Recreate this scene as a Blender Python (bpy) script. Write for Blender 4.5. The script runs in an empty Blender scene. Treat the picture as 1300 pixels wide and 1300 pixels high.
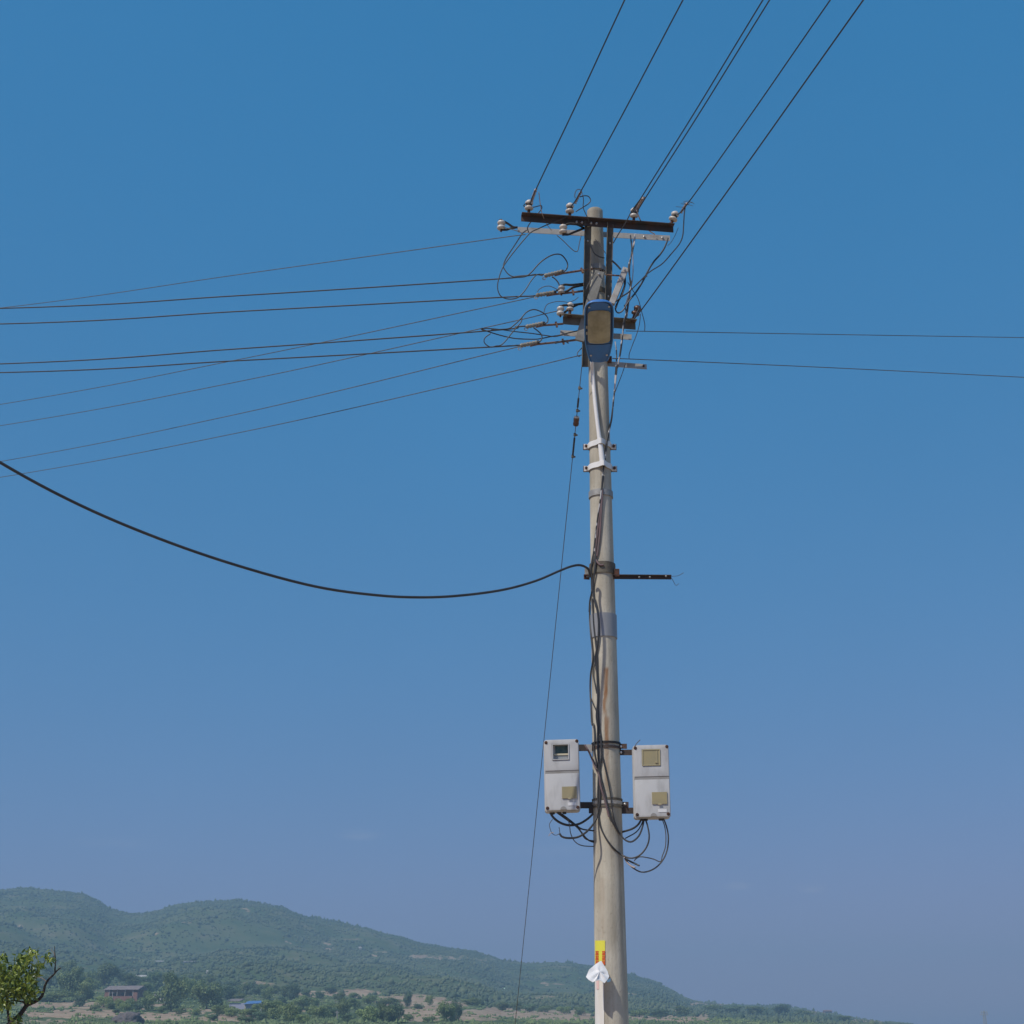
import bpy, bmesh, math, random
from mathutils import Vector, Matrix, noise
R = math.radians
random.seed(7)
sc = bpy.context.scene
COL = sc.collection

# ------------------------------------------------------------------ camera
F, CX, CY = 1856.0, 650.0, 650.0
HORIZON = 1312.0
TH = math.atan((HORIZON - CY) / F)
CAM = Vector((0, 0, 1.55))
CT, ST = math.cos(TH), math.sin(TH)
AX = 12.2                                   # the pole stands this far away
cd = bpy.data.cameras.new('camera'); cam = bpy.data.objects.new('camera', cd); COL.objects.link(cam)
cd.sensor_width = 36; cd.lens = F / 1300 * 36; cd.clip_end = 20000; cd.clip_start = .05
cam.location = CAM; cam.rotation_euler = (math.pi / 2 + TH, 0, 0)
sc.camera = cam

def ray(px, py):
    a = (px - CX) / F; b = (CY - py) / F
    return Vector((a, CT - b * ST, ST + b * CT))
def P(px, py, y):
    d = ray(px, py); return CAM + d * (y / d.y)
def Pz(px, py, z):
    d = ray(px, py); return CAM + d * ((z - CAM.z) / d.z)
def slope(py):
    d = ray(CX, py); return d.z / d.y

# ------------------------------------------------------------------ materials
def mat(name, col, rough=.7, metal=0, col2=None, scale=6, lo=.35, hi=.65, stretch=(1, 1, 1), bump=0, bscale=60, coord='Object', detail=6, spec=None):
    m = bpy.data.materials.new(name); m.use_nodes = True
    nt = m.node_tree; b = nt.nodes['Principled BSDF']
    b.inputs['Roughness'].default_value = rough; b.inputs['Metallic'].default_value = metal
    if spec is not None: b.inputs['Specular IOR Level'].default_value = spec
    b.inputs['Base Color'].default_value = (*col, 1)
    if col2:
        tc = nt.nodes.new('ShaderNodeTexCoord'); mp = nt.nodes.new('ShaderNodeMapping')
        mp.inputs['Scale'].default_value = stretch
        n = nt.nodes.new('ShaderNodeTexNoise'); n.inputs['Scale'].default_value = scale; n.inputs['Detail'].default_value = detail
        r = nt.nodes.new('ShaderNodeValToRGB')
        r.color_ramp.elements[0].position = lo; r.color_ramp.elements[0].color = (*col, 1)
        r.color_ramp.elements[1].position = hi; r.color_ramp.elements[1].color = (*col2, 1)
        nt.links.new(tc.outputs[coord], mp.inputs[0]); nt.links.new(mp.outputs[0], n.inputs['Vector'])
        nt.links.new(n.outputs['Fac'], r.inputs[0]); nt.links.new(r.outputs[0], b.inputs['Base Color'])
    if bump:
        tc2 = nt.nodes.new('ShaderNodeTexCoord')
        n2 = nt.nodes.new('ShaderNodeTexNoise'); n2.inputs['Scale'].default_value = bscale; n2.inputs['Detail'].default_value = 5
        bp = nt.nodes.new('ShaderNodeBump'); bp.inputs['Strength'].default_value = bump; bp.inputs['Distance'].default_value = .01
        nt.links.new(tc2.outputs['Object'], n2.inputs['Vector']); nt.links.new(n2.outputs['Fac'], bp.inputs['Height'])
        nt.links.new(bp.outputs[0], b.inputs['Normal'])
    return m

M = {}
M['dark_steel'] = mat('dark_steel', (.055, .045, .040), .75, .15, (.12, .065, .045), 9, .45, .75, bump=.3)
M['olive_steel'] = mat('olive_steel', (.16, .14, .10), .7, .1, (.09, .07, .05), 11, .4, .7, bump=.3)
M['galv'] = mat('galvanised_steel', (.36, .36, .34), .6, .35, (.24, .22, .2), 14, .4, .75, bump=.15)
M['olive_pale'] = mat('weathered_steel', (.27, .26, .225), .7, .1, (.19, .18, .15), 9, .4, .7, bump=.2)
M['galv_worn'] = mat('worn_galvanised_steel', (.42, .40, .36), .65, .2, (.25, .2, .16), 10, .5, .8, bump=.2)
M['rust'] = mat('rusty_iron', (.12, .05, .028), .85, .1, (.05, .03, .022), 30, .35, .7, bump=.4)
M['rod'] = mat('rusted_rod', (.27, .16, .11), .8, .1, (.14, .08, .055), 25, .35, .7)
M['black_iron'] = mat('black_iron', (.025, .023, .022), .6, .3, (.06, .04, .03), 20, .5, .8)
M['porcelain'] = mat('porcelain', (.60, .56, .49), .35, 0, (.44, .35, .27), 18, .45, .8)
M['porcelain_grey'] = mat('dusty_porcelain', (.42, .39, .35), .5, 0, (.30, .25, .21), 20, .4, .75)
M['brown_glaze'] = mat('brown_glaze', (.10, .05, .03), .35, 0, (.16, .08, .05), 14)
M['clamp'] = mat('cast_clamp', (.30, .285, .24), .55, .35, (.20, .18, .14), 25, .4, .7, bump=.2)
M['clamp_end'] = mat('clamp_end', (.05, .05, .045), .6, .2)
M['wire'] = mat('black_wire', (.034, .035, .038), .55, 0, (.05, .049, .049), 8)
M['wire_grey'] = mat('weathered_wire', (.12, .115, .11), .7, 0, (.08, .08, .08), 8)
M['wire_pale'] = mat('pale_wire', (.5, .42, .38), .6, 0, (.35, .27, .24), 12)
M['wire_mauve'] = mat('mauve_wire', (.20, .125, .125), .65, 0, (.15, .11, .11), 14)
M['wire_white'] = mat('white_black_wire', (.52, .51, .5), .6, 0, (.03, .03, .032), 9, .46, .52, stretch=(1, 1, 1))
M['grip'] = mat('preformed_grip', (.55, .43, .39), .55, .2, (.22, .17, .15), 45, .4, .66)
M['white_paint'] = mat('white_paint', (.80, .79, .76), .45, 0, (.62, .6, .56), 9, .55, .85)
M['blue_shell'] = mat('blue_paint', (.04, .175, .48), .4, 0, (.05, .15, .38), 7, .4, .7)
M['blue_rim'] = mat('blue_rim_paint', (.07, .24, .55), .35)
M['gasket'] = mat('dark_gasket', (.015, .025, .06), .6)
M['fibre'] = mat('grey_fibreglass', (.56, .56, .545), .6, 0, (.38, .375, .355), 9, .45, .85, stretch=(2.2, 2.2, .6), bump=.06, bscale=40)
M['fibre_edge'] = mat('fibreglass_edge', (.33, .32, .30), .6, 0, (.27, .25, .22), 12, .4, .7)
M['tan_plastic'] = mat('yellowed_plastic', (.40, .335, .175), .35, 0, (.34, .30, .18), 9, .35, .7)
M['tan_edge'] = mat('yellowed_frame', (.46, .40, .24), .45)
M['label'] = mat('white_label', (.78, .78, .77), .5)
M['meter_black'] = mat('meter_black', (.03, .05, .05), .4, 0, (.07, .11, .105), 25)
M['meter_grey'] = mat('meter_grey', (.30, .32, .32), .45)
M['cream_strip'] = mat('cream_strip', (.62, .56, .40), .45)
M['bolt'] = mat('zinc_bolt', (.55, .54, .52), .4, .6)
M['sleeve'] = mat('grey_sleeve', (.33, .335, .34), .45, .2, (.26, .26, .26), 8, .4, .75, stretch=(2, 2, .4))
M['yellow'] = mat('yellow_sticker', (.76, .71, .07), .5, 0, (.66, .60, .12), 14, .5, .8)
M['red'] = mat('red_print', (.62, .055, .02), .5)
M['paper'] = mat('white_paper', (.83, .82, .80), .6, 0, (.76, .73, .72), 12, .5, .8)
M['pink_print'] = mat('faded_pink_print', (.78, .56, .53), .6)
M['plaster'] = mat('white_strip', (.78, .76, .71), .6, 0, (.70, .66, .58), 8, .45, .75, stretch=(2, 2, .3))
M['brick'] = mat('red_brick', (.25, .125, .10), .85, 0, (.19, .10, .08), 1.5)
M['roof_grey'] = mat('grey_roof', (.24, .20, .19), .85, 0, (.16, .135, .13), 1.2)
M['white_wall'] = mat('white_wall', (.50, .48, .44), .85, 0, (.40, .38, .35), 2)
M['blue_sheet'] = mat('blue_sheet', (.08, .16, .30), .5, 0, (.07, .20, .5), 3)
M['lavender_wall'] = mat('lavender_wall', (.38, .38, .50), .8)
M['dark_glass'] = mat('dark_window', (.02, .025, .03), .25)
M['far_post'] = mat('far_post', (.40, .37, .34), .8)
M['bark'] = mat('dark_bark', (.030, .024, .022), .85, 0, (.055, .042, .036), 22, bump=.5, bscale=50)
M['twig'] = mat('pale_twig', (.30, .25, .21), .8)
M['far_bark'] = mat('tree_bark', (.09, .07, .05), .9)
M['stone'] = mat('grey_earth', (.15, .125, .12), .95, 0, (.10, .09, .09), .6)

def leafmat(name, dark, light, rough=.5, trans=.0):
    m = bpy.data.materials.new(name); m.use_nodes = True
    nt = m.node_tree; b = nt.nodes['Principled BSDF']; b.inputs['Roughness'].default_value = rough
    at = nt.nodes.new('ShaderNodeAttribute'); at.attribute_name = 'tint'
    r = nt.nodes.new('ShaderNodeValToRGB')
    r.color_ramp.elements[0].color = (*dark, 1); r.color_ramp.elements[1].color = (*light, 1)
    nt.links.new(at.outputs['Fac'], r.inputs[0])
    oi = nt.nodes.new('ShaderNodeObjectInfo')
    hs = nt.nodes.new('ShaderNodeHueSaturation')
    mr = nt.nodes.new('ShaderNodeMapRange'); mr.inputs[3].default_value = .75; mr.inputs[4].default_value = 1.25
    nt.links.new(oi.outputs['Random'], mr.inputs[0]); nt.links.new(mr.outputs[0], hs.inputs['Value'])
    nt.links.new(r.outputs[0], hs.inputs['Color']); nt.links.new(hs.outputs[0], b.inputs['Base Color'])
    if trans:
        tb = nt.nodes.new('ShaderNodeBsdfTranslucent'); mx = nt.nodes.new('ShaderNodeMixShader'); mx.inputs[0].default_value = trans
        out = nt.nodes['Material Output']
        nt.links.new(hs.outputs[0], tb.inputs[0]); nt.links.new(b.outputs[0], mx.inputs[1]); nt.links.new(tb.outputs[0], mx.inputs[2])
        nt.links.new(mx.outputs[0], out.inputs[0])
    return m
M['leaf'] = leafmat('fruit_leaf', (.030, .072, .012), (.31, .37, .055), .35, .28)
M['far_leaf'] = leafmat('far_leaf', (.085, .14, .05), (.27, .34, .12), .7, .3)
M['far_leaf_dark'] = leafmat('far_leaf_dark', (.065, .12, .06), (.18, .26, .12), .7, .25)
M['far_leaf_light'] = leafmat('far_leaf_light', (.13, .20, .055), (.34, .41, .135), .7, .3)
M['scrub'] = leafmat('scrub_leaf', (.034, .066, .034), (.13, .158, .072), .85)

# concrete of the pole: streaks down its length, a seam, a rust stain below a tie wire
def concrete():
    m = bpy.data.materials.new('pole_concrete'); m.use_nodes = True
    nt = m.node_tree; b = nt.nodes['Principled BSDF']; b.inputs['Roughness'].default_value = .85
    L = nt.links.new
    tc = nt.nodes.new('ShaderNodeTexCoord')
    def nz(scale, st, det=6):
        mp = nt.nodes.new('ShaderNodeMapping'); mp.inputs['Scale'].default_value = st
        n = nt.nodes.new('ShaderNodeTexNoise'); n.inputs['Scale'].default_value = scale; n.inputs['Detail'].default_value = det
        L(tc.outputs['Object'], mp.inputs[0]); L(mp.outputs[0], n.inputs['Vector']); return n
    def ramp(src, p0, c0, p1, c1):
        r = nt.nodes.new('ShaderNodeValToRGB'); r.color_ramp.elements[0].position = p0; r.color_ramp.elements[0].color = (*c0, 1)
        r.color_ramp.elements[1].position = p1; r.color_ramp.elements[1].color = (*c1, 1); L(src, r.inputs[0]); return r
    def mul(a, bb, f=1):
        x = nt.nodes.new('ShaderNodeMix'); x.data_type = 'RGBA'; x.blend_type = 'MULTIPLY'; x.inputs[0].default_value = f
        L(a, x.inputs[6]); L(bb, x.inputs[7]); return x.outputs[2]
    base = ramp(nz(5, (1, 1, .5)).outputs['Fac'], .32, (.41, .375, .295), .68, (.62, .575, .465))
    st = ramp(nz(22, (1, 1, .035)).outputs['Fac'], .35, (.80, .78, .76), .62, (1, 1, 1))
    sp = ramp(nz(90, (1, 1, .6), 3).outputs['Fac'], .28, (.72, .7, .68), .4, (1, 1, 1))
    bl = ramp(nz(2.2, (1, 1, .7), 9).outputs['Fac'], .38, (.80, .79, .77), .56, (1, 1, 1))
    pit = ramp(nz(160, (1, 1, .9), 2).outputs['Fac'], .22, (.55, .53, .5), .30, (1, 1, 1))
    c = mul(mul(mul(mul(base.outputs[0], st.outputs[0], 1), sp.outputs[0], .9), bl.outputs[0], .9), pit.outputs[0], .8)
    # rust stain: the 'rust' attribute is painted by shape (drips), broken by noise
    at = nt.nodes.new('ShaderNodeAttribute'); at.attribute_name = 'rust'
    n3 = nz(30, (1, 1, .12))
    mm = nt.nodes.new('ShaderNodeMath'); mm.operation = 'MULTIPLY'
    r3 = ramp(n3.outputs['Fac'], .35, (.6, .6, .6), .6, (1, 1, 1))
    L(at.outputs['Fac'], mm.inputs[0]); L(r3.outputs[0], mm.inputs[1])
    x = nt.nodes.new('ShaderNodeMix'); x.data_type = 'RGBA'; L(mm.outputs[0], x.inputs[0]); L(c, x.inputs[6]); x.inputs[7].default_value = (.27, .105, .022, 1)
    L(x.outputs[2], b.inputs['Base Color'])
    bp = nt.nodes.new('ShaderNodeBump'); bp.inputs['Strength'].default_value = .25; bp.inputs['Distance'].default_value = .01
    L(nz(70, (1, 1, .4), 4).outputs['Fac'], bp.inputs['Height']); L(bp.outputs[0], b.inputs['Normal'])
    return m
M['concrete'] = concrete()

def lens_material():
    m = bpy.data.materials.new('yellowed_lens'); m.use_nodes = True
    nt = m.node_tree; b = nt.nodes['Principled BSDF']
    b.inputs['Base Color'].default_value = (.70, .64, .47, 1); b.inputs['Roughness'].default_value = .25
    tc = nt.nodes.new('ShaderNodeTexCoord'); n1 = nt.nodes.new('ShaderNodeTexNoise'); n1.inputs['Scale'].default_value = 9; n1.inputs['Detail'].default_value = 7
    r1 = nt.nodes.new('ShaderNodeValToRGB'); r1.color_ramp.elements[0].position = .35; r1.color_ramp.elements[0].color = (.54, .51, .37, 1); r1.color_ramp.elements[1].position = .65; r1.color_ramp.elements[1].color = (.80, .77, .60, 1)
    nt.links.new(tc.outputs['Object'], n1.inputs['Vector']); nt.links.new(n1.outputs['Fac'], r1.inputs[0]); nt.links.new(r1.outputs[0], b.inputs['Base Color'])
    wv = nt.nodes.new('ShaderNodeTexWave'); wv.bands_direction = 'X'; wv.inputs['Scale'].default_value = 26; bp = nt.nodes.new('ShaderNodeBump'); bp.inputs['Strength'].default_value = .5; bp.inputs['Distance'].default_value = .004
    nt.links.new(tc.outputs['Object'], wv.inputs['Vector']); nt.links.new(wv.outputs['Fac'], bp.inputs['Height']); nt.links.new(bp.outputs[0], b.inputs['Normal'])
    t = nt.nodes.new('ShaderNodeBsdfTransparent'); t.inputs[0].default_value = (.9, .82, .62, 1)
    mx = nt.nodes.new('ShaderNodeMixShader'); mx.inputs[0].default_value = .2
    nt.links.new(b.outputs[0], mx.inputs[1]); nt.links.new(t.outputs[0], mx.inputs[2])
    nt.links.new(mx.outputs[0], nt.nodes['Material Output'].inputs[0])
    return m
M['lens'] = lens_material()

# ------------------------------------------------------------------ mesh helpers
def finish(bm, name, m, parent=None, smooth=True, angle=40):
    me = bpy.data.meshes.new(name)
    bmesh.ops.recalc_face_normals(bm, faces=bm.faces)
    bm.to_mesh(me); bm.free()
    me.materials.append(M[m] if isinstance(m, str) else m)
    if smooth:
        me.polygons.foreach_set('use_smooth', [True] * len(me.polygons))
        try: me.set_sharp_from_angle(angle=R(angle))
        except Exception: pass
    o = bpy.data.objects.new(name, me); COL.objects.link(o)
    if parent:
        o.parent = parent; o.matrix_parent_inverse = Matrix.Translation(-parent.location)
    return o
def tag(o, label, cat, group=None):
    o['label'] = label; o['category'] = cat
    if group: o['group'] = group
    return o
def thing(name, loc, label, cat, group=None):
    o = bpy.data.objects.new(name, None); o.empty_display_size = .1; COL.objects.link(o); o.location = loc
    return tag(o, label, cat, group)
def dup(o, loc):
    """a copy of a thing and its parts, linked without operators"""
    c = o.copy(); COL.objects.link(c); c.location = loc
    for ch in list(o.children):
        d = ch.copy(); COL.objects.link(d); d.parent = c
        for g in list(ch.children):
            e = g.copy(); COL.objects.link(e); e.parent = d
    return c

def frame(d, up=Vector((0, 0, 1))):
    d = d.normalized()
    if abs(d.dot(up)) > .98: up = Vector((0, 1, 0)) if abs(d.y) < .9 else Vector((1, 0, 0))
    x = d.cross(up).normalized(); y = x.cross(d).normalized()
    return x, y, d
def smooth_path(pts, n=6):
    if len(pts) < 3: return [Vector(p) for p in pts]
    q = [pts[0] * 2 - pts[1]] + list(pts) + [pts[-1] * 2 - pts[-2]]
    out = []
    for i in range(1, len(q) - 2):
        a, b, c, d = q[i - 1:i + 3]
        for k in range(n):
            t = k / n
            out.append(.5 * (2 * b + (c - a) * t + (2 * a - 5 * b + 4 * c - d) * t * t + (3 * b - a - 3 * c + d) * t ** 3))
    out.append(q[-2]); return out
def tube(bm, pts, r, sides=8, cap=True):
    pts = [Vector(p) for p in pts]
    n = len(pts); rings = []
    d0 = (pts[1] - pts[0]).normalized(); x, y, _ = frame(d0)
    for i, p in enumerate(pts):
        d = (pts[min(i + 1, n - 1)] - pts[max(i - 1, 0)])
        if d.length < 1e-9: d = d0.copy()
        d.normalize()
        x = (x - d * x.dot(d))
        if x.length < 1e-6: x = frame(d)[0]
        x.normalize(); y = d.cross(x)
        rr = r(i / (n - 1)) if callable(r) else (r[i] if isinstance(r, (list, tuple)) else r)
        rings.append([bm.verts.new(p + (x * math.cos(2 * math.pi * k / sides) + y * math.sin(2 * math.pi * k / sides)) * rr) for k in range(sides)])
    for a, b in zip(rings, rings[1:]):
        for k in range(sides): bm.faces.new((a[k], a[(k + 1) % sides], b[(k + 1) % sides], b[k]))
    if cap: bm.faces.new(rings[0][::-1]); bm.faces.new(rings[-1])
def lathe(bm, base, axis, prof, sides=20):
    """prof: (radius, distance along the axis)"""
    x, y, d = frame(axis); rings = []
    for r, h in prof:
        rings.append([bm.verts.new(base + d * h + (x * math.cos(2 * math.pi * k / sides) + y * math.sin(2 * math.pi * k / sides)) * max(r, 1e-4)) for k in range(sides)])
    for a, b in zip(rings, rings[1:]):
        for k in range(sides): bm.faces.new((a[k], a[(k + 1) % sides], b[(k + 1) % sides], b[k]))
    bm.faces.new(rings[0][::-1]); bm.faces.new(rings[-1])
def box(bm, c, ax, ay, az, bev=0):
    """box of half extents ax, ay, az (vectors) about c"""
    vs = [bm.verts.new(c + ax * i + ay * j + az * k) for i in (-1, 1) for j in (-1, 1) for k in (-1, 1)]
    fs = [bm.faces.new([vs[i] for i in q]) for q in ((0, 1, 3, 2), (4, 6, 7, 5), (0, 4, 5, 1), (2, 3, 7, 6), (0, 2, 6, 4), (1, 5, 7, 3))]
    if bev:
        bmesh.ops.bevel(bm, geom=list({e for f in fs for e in f.edges}), offset=bev, segments=2, affect='EDGES', profile=.6)
def prism(bm, pts, off):
    """a polygon (3d points) thickened by the vector off"""
    a = [bm.verts.new(p) for p in pts]; b = [bm.verts.new(p + off) for p in pts]; n = len(a)
    bm.faces.new(a[::-1]); bm.faces.new(b)
    for k in range(n): bm.faces.new((a[k], a[(k + 1) % n], b[(k + 1) % n], b[k]))
def angle_bar(bm, p0, p1, a, b, w=.08, t=.008, w2=None):
    """steel angle from p0 to p1: one flange along a (w2 or w), one along b (w), corner at the line"""
    w2 = w2 or w
    prof = [Vector((0, 0)), Vector((w2, 0)), Vector((w2, t)), Vector((t, t)), Vector((t, w)), Vector((0, w))]
    prism(bm, [p0 + a * q.x + b * q.y for q in prof], p1 - p0)
def flat_bar(bm, p0, p1, w, t, up=Vector((0, 0, 1))):
    d = p1 - p0; x, y, dn = frame(d, up)
    box(bm, (p0 + p1) / 2, d / 2, x * t / 2, y * w / 2)
def hoop(bm, z, w, extra, t=.006, sides=40, gap=None):
    """a steel band round the pole at height z"""
    c = axis_at(z); r0 = rad_at(z) + extra; r1 = r0 + t
    rings = []
    for k in range(sides):
        a = 2 * math.pi * k / sides; u = Vector((math.cos(a), math.sin(a), 0))
        rings.append([bm.verts.new(c + u * r + Vector((0, 0, h))) for r, h in ((r0, -w / 2), (r1, -w / 2), (r1, w / 2), (r0, w / 2))])
    for i in range(sides):
        a, b = rings[i], rings[(i + 1) % sides]
        for k in range(4): bm.faces.new((a[k], a[(k + 1) % 4], b[(k + 1) % 4], b[k]))

def wire(name, pts, r, label, cat='wire', m='wire', group=None, n=6, sides=6, parent=None):
    bm = bmesh.new(); tube(bm, smooth_path([Vector(p) for p in pts], n), r, sides)
    o = finish(bm, name, m, parent)
    if not parent: tag(o, label, cat, group)
    return o
# pixel readings from enlarged crops -> photograph pixels
def Z1(X, Y): return 620 + X * .215385, 220 + Y * .215385
def Z2(X, Y): return 620 + X * .107692, 230 + Y * .107692
def Z3(X, Y): return 740 + X * .123077, 230 + Y * .123077
def Z4(X, Y): return 600 + X * .123077, 330 + Y * .123077
def Z5(X, Y): return 700 + X * .107692, 340 + Y * .107692
def Z6(X, Y): return 680 + X * .138462, 440 + Y * .138462
def Z7(X, Y): return 680 + X * .153846, 600 + Y * .153846
def Z8(X, Y): return 670 + X * .153846, 920 + Y * .153846
def Z9(X, Y): return 680 + X * .138462, 760 + Y * .138462

# ------------------------------------------------------------------ the pole
A_top = P(755.2, 267, AX); A_bot = P(776.7, 1294, AX)
def axis_at(z):
    t = (z - A_bot.z) / (A_top.z - A_bot.z); return A_bot.lerp(A_top, t)
def depth_of(p): d = p - CAM; return d.y * CT + d.z * ST
R_top = 9.9 * depth_of(A_top) / F; R_bot = 21.3 * depth_of(A_bot) / F
def rad_at(z): return R_bot + (R_top - R_bot) * (z - A_bot.z) / (A_top.z - A_bot.z)
def PF(px, py, off=.012):
    """a point on the face of the pole towards the camera, off metres clear of it"""
    y = AX - .1
    for _ in range(6):
        p = P(px, py, y); r = rad_at(p.z) + off; dx = p.x - axis_at(p.z).x
        y = axis_at(p.z).y - math.sqrt(max(r * r - dx * dx, 0))
    return P(px, py, y)
def zat(py): return P(760, py, AX).z

pole = thing('utility_pole', Vector((axis_at(0).x, AX, 0)), 'tall tapered concrete utility pole carrying all the wires, meters and lamp', 'utility pole')
def build_shaft():
    bm = bmesh.new(); lay = bm.verts.layers.float.new('rust')
    S = 64; zs = [-.6, 0, .5] + [1 + i * .03 for i in range(int((A_top.z - 1) / .03))] + [A_top.z - .012, A_top.z]
    rings = []
    zc = [(868, 774 - 6), (930, 770)]
    drips = [  # (px, py top, py bottom, half width px, strength)
        (769.3, 853, 884, 2.2, 1.0), (768, 880, 892, 1.6, .9), (767, 890, 905, 1.3, .8), (769.2, 903, 914, 1.2, .55),
        (770.3, 912, 945, 2.6, .75), (771, 918, 925, 1.8, .9), (770, 940, 1000, 2.6, .32), (751, 925, 1000, 1.4, .45), (765, 1120, 1190, 2.5, .12)]
    D = [(P(a, b, AX - .1), P(a, c, AX - .1), h, s) for a, b, c, h, s in drips]
    for z in zs:
        c = axis_at(z); r = rad_at(z) - (.010 if z == zs[-1] else 0); ring = []
        for k in range(S):
            a = 2 * math.pi * k / S; p = c + Vector((math.cos(a) * r, math.sin(a) * r, 0))
            v = bm.verts.new(p); val = 0
            if p.y < AX:
                for t, b_, h, s in D:
                    if b_.z - .05 < z < t.z + .02:
                        f = (t.z - z) / max(t.z - b_.z, .01); xc = t.x + (b_.x - t.x) * f
                        w = h * .0066 * 1.5 * (1 - .3 * f)
                        val = max(val, s * max(0, min(1, 1.5 * (1 - (abs(p.x - xc) / w) ** 2))) * min(1, max(0, (z - b_.z + .05) / .08)))
            v[lay] = val; ring.append(v)
        rings.append(ring)
    for a, b in zip(rings, rings[1:]):
        for k in range(S): bm.faces.new((a[k], a[(k + 1) % S], b[(k + 1) % S], b[k]))
    bm.faces.new(rings[-1])
    return finish(bm, 'shaft', 'concrete', pole)
build_shaft()
def band(name, py, w, m, extra=.002, t=.005):
    bm = bmesh.new(); hoop(bm, zat(py), w, extra, t); return finish(bm, name, m, pole, angle=30)
band('clamp_band', 629, .055, 'galv', .003, .008)
band('sleeve', 796.5, .205, 'sleeve', .003, .006)
# ------------------------------------------------------------------ crossarms
def crossarm(name, l, r, yl, label, w=.064, t=.007, m='dark_steel', hang=True, yr=None, group=None, front=True, holes=()):
    p0 = P(*l, yl); p1 = P(*r, yr) if yr else Pz(*r, p0.z)
    d = (p1 - p0).normalized(); fr = d.cross(Vector((0, 0, 1))); fr.z = 0; fr.normalize()
    if fr.y > 0: fr = -fr
    up = d.cross(fr);  up = up if up.z > 0 else -up
    root = thing(name, (p0 + p1) / 2, label, 'crossarm', group)
    bm = bmesh.new()
    angle_bar(bm, p0, p1, fr if front else -fr, -up, w, t)
    finish(bm, 'steel_angle', m, root, smooth=False)
    for k, f in enumerate(holes):
        q = p0.lerp(p1, f) - up * w * .55 + fr * (t if front else 0)
        bm = bmesh.new(); lathe(bm, q, fr, [(.011, 0), (.011, .009), (.006, .012), (.006, .022), (.001, .023)], 6)
        finish(bm, 'bolt', 'bolt', root)
    return p0, p1, root, up, fr
G_ARM = 'steel crossarms at the pole top'
a0, a1, armF, upF, frF = crossarm('crossarm', (661.5, 273.5), (854.5, 287.8), 11.93, 'upper dark rusty steel crossarm on the near side of the pole top', holes=(.36, .395, .455, .49))
b0, b1, armR, upR, frR = crossarm('crossarm', (657.5, 288), (850.5, 299), 12.26, 'upper pale galvanised crossarm behind the pole top, bearing the leftmost spool', w=.056, m='galv_worn', front=False, yr=a1.y + .24, holes=(.83, .95))
c0, c1, armLF, upC, frC = crossarm('crossarm', (714.5, 402.5), (806.5, 409.5), 11.98, 'lower dark steel crossarm passing behind the blue lamp head', w=.074, m='olive_steel', holes=())
d0, d1, armLR, upD, frD = crossarm('crossarm', (711.5, 419), (802, 424.5), 12.28, 'lower grey steel crossarm on the far side, behind the blue lamp head', w=.055, m='galv_worn', front=False, yr=c1.y + .2)

def on_arm(p0, p1, px):
    f = 0
    lo, hi = 0., 1.
    for _ in range(40):
        mid = (lo + hi) / 2; q = p0.lerp(p1, mid); d = q - CAM
        x = CX + F * d.x / (d.y * CT + d.z * ST)
        if x < px: lo = mid
        else: hi = mid
    return p0.lerp(p1, lo)
# vertical straps joining upper and lower arms
G_STRAP = 'long vertical steel straps beside the pole'
def strap(top, bot, y, w, label, left=True, kind='olive_steel', bolts=()):
    p0 = P(*top, y); p1 = P(*bot, y - .0)
    root = thing('steel_strap', p1, label, 'steel strap', G_STRAP)
    bm = bmesh.new()
    if left: angle_bar(bm, p0, p1, Vector((1, 0, 0)), Vector((0, -1, 0)), .05, .006, w)
    else: angle_bar(bm, p0, p1, Vector((1, 0, 0)), Vector((0, -1, 0)), .045, .006, w)
    finish(bm, 'steel_angle', kind, root, smooth=False)
    for f in bolts:
        q = p0.lerp(p1, f) + Vector((w * .5, -.006, 0))
        bm = bmesh.new(); lathe(bm, q, Vector((0, -1, 0)), [(.010, 0), (.010, .008), (.005, .012), (.005, .018)], 6); finish(bm, 'bolt', 'bolt', root)
strap((742.0, 284), (738.3, 466), 12.05, .066, 'longer olive brown vertical strap left of the pole, ending below the lamp head', True, bolts=(.13, .62))
strap((770.6, 285), (766.6, 418), 12.05, .062, 'shorter olive brown vertical strap right of the pole, ending behind the lamp head', False, bolts=(.19, .7))

# struts under the upper arms
def strut(p, q, w, t, m, label, bolt=None):
    root = thing('bracing_strut', q, label, 'strut')
    d_ = q - p; sd_ = d_.cross(Vector((0, 1, 0))).normalized(); nn_ = sd_.cross(d_).normalized()
    bm = bmesh.new(); box(bm, (p + q) / 2, d_ / 2, sd_ * (w / 2), nn_ * (t / 2), .003); box_ = finish(bm, 'steel_angle', m, root, smooth=False)
    if bolt:
        d = (q - p).normalized()
        for f in bolt:
            bm = bmesh.new(); lathe(bm, p.lerp(q, f) + Vector((0, -t * .5 - .002, 0)), Vector((0, -1, 0)), [(.012, 0), (.012, .009), (.006, .014), (.006, .02)], 6); finish(bm, 'bolt', 'bolt', root)
strut(P(794.5, 341, 12.0), P(776.5, 386, 11.95), .055, .04, 'galv_worn', 'pale slanting strut right of the pole, bolted at its top, above the lamp', (.08, .3))
strut(P(761.5, 345, 11.99), P(735.5, 433, 12.0), .085, .03, 'olive_pale', 'wide grey slanting strut crossing the pole left of the lamp head', (.05,))
# thin tie rod between strap and strut
bm = bmesh.new(); tube(bm, [P(768, 348.7, 12.02), P(789, 350.2, 12.0)], .008, 8)
tag(finish(bm, 'tie_rod', 'rod'), 'short thin horizontal rod between right strap and pale strut', 'rod')
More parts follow.
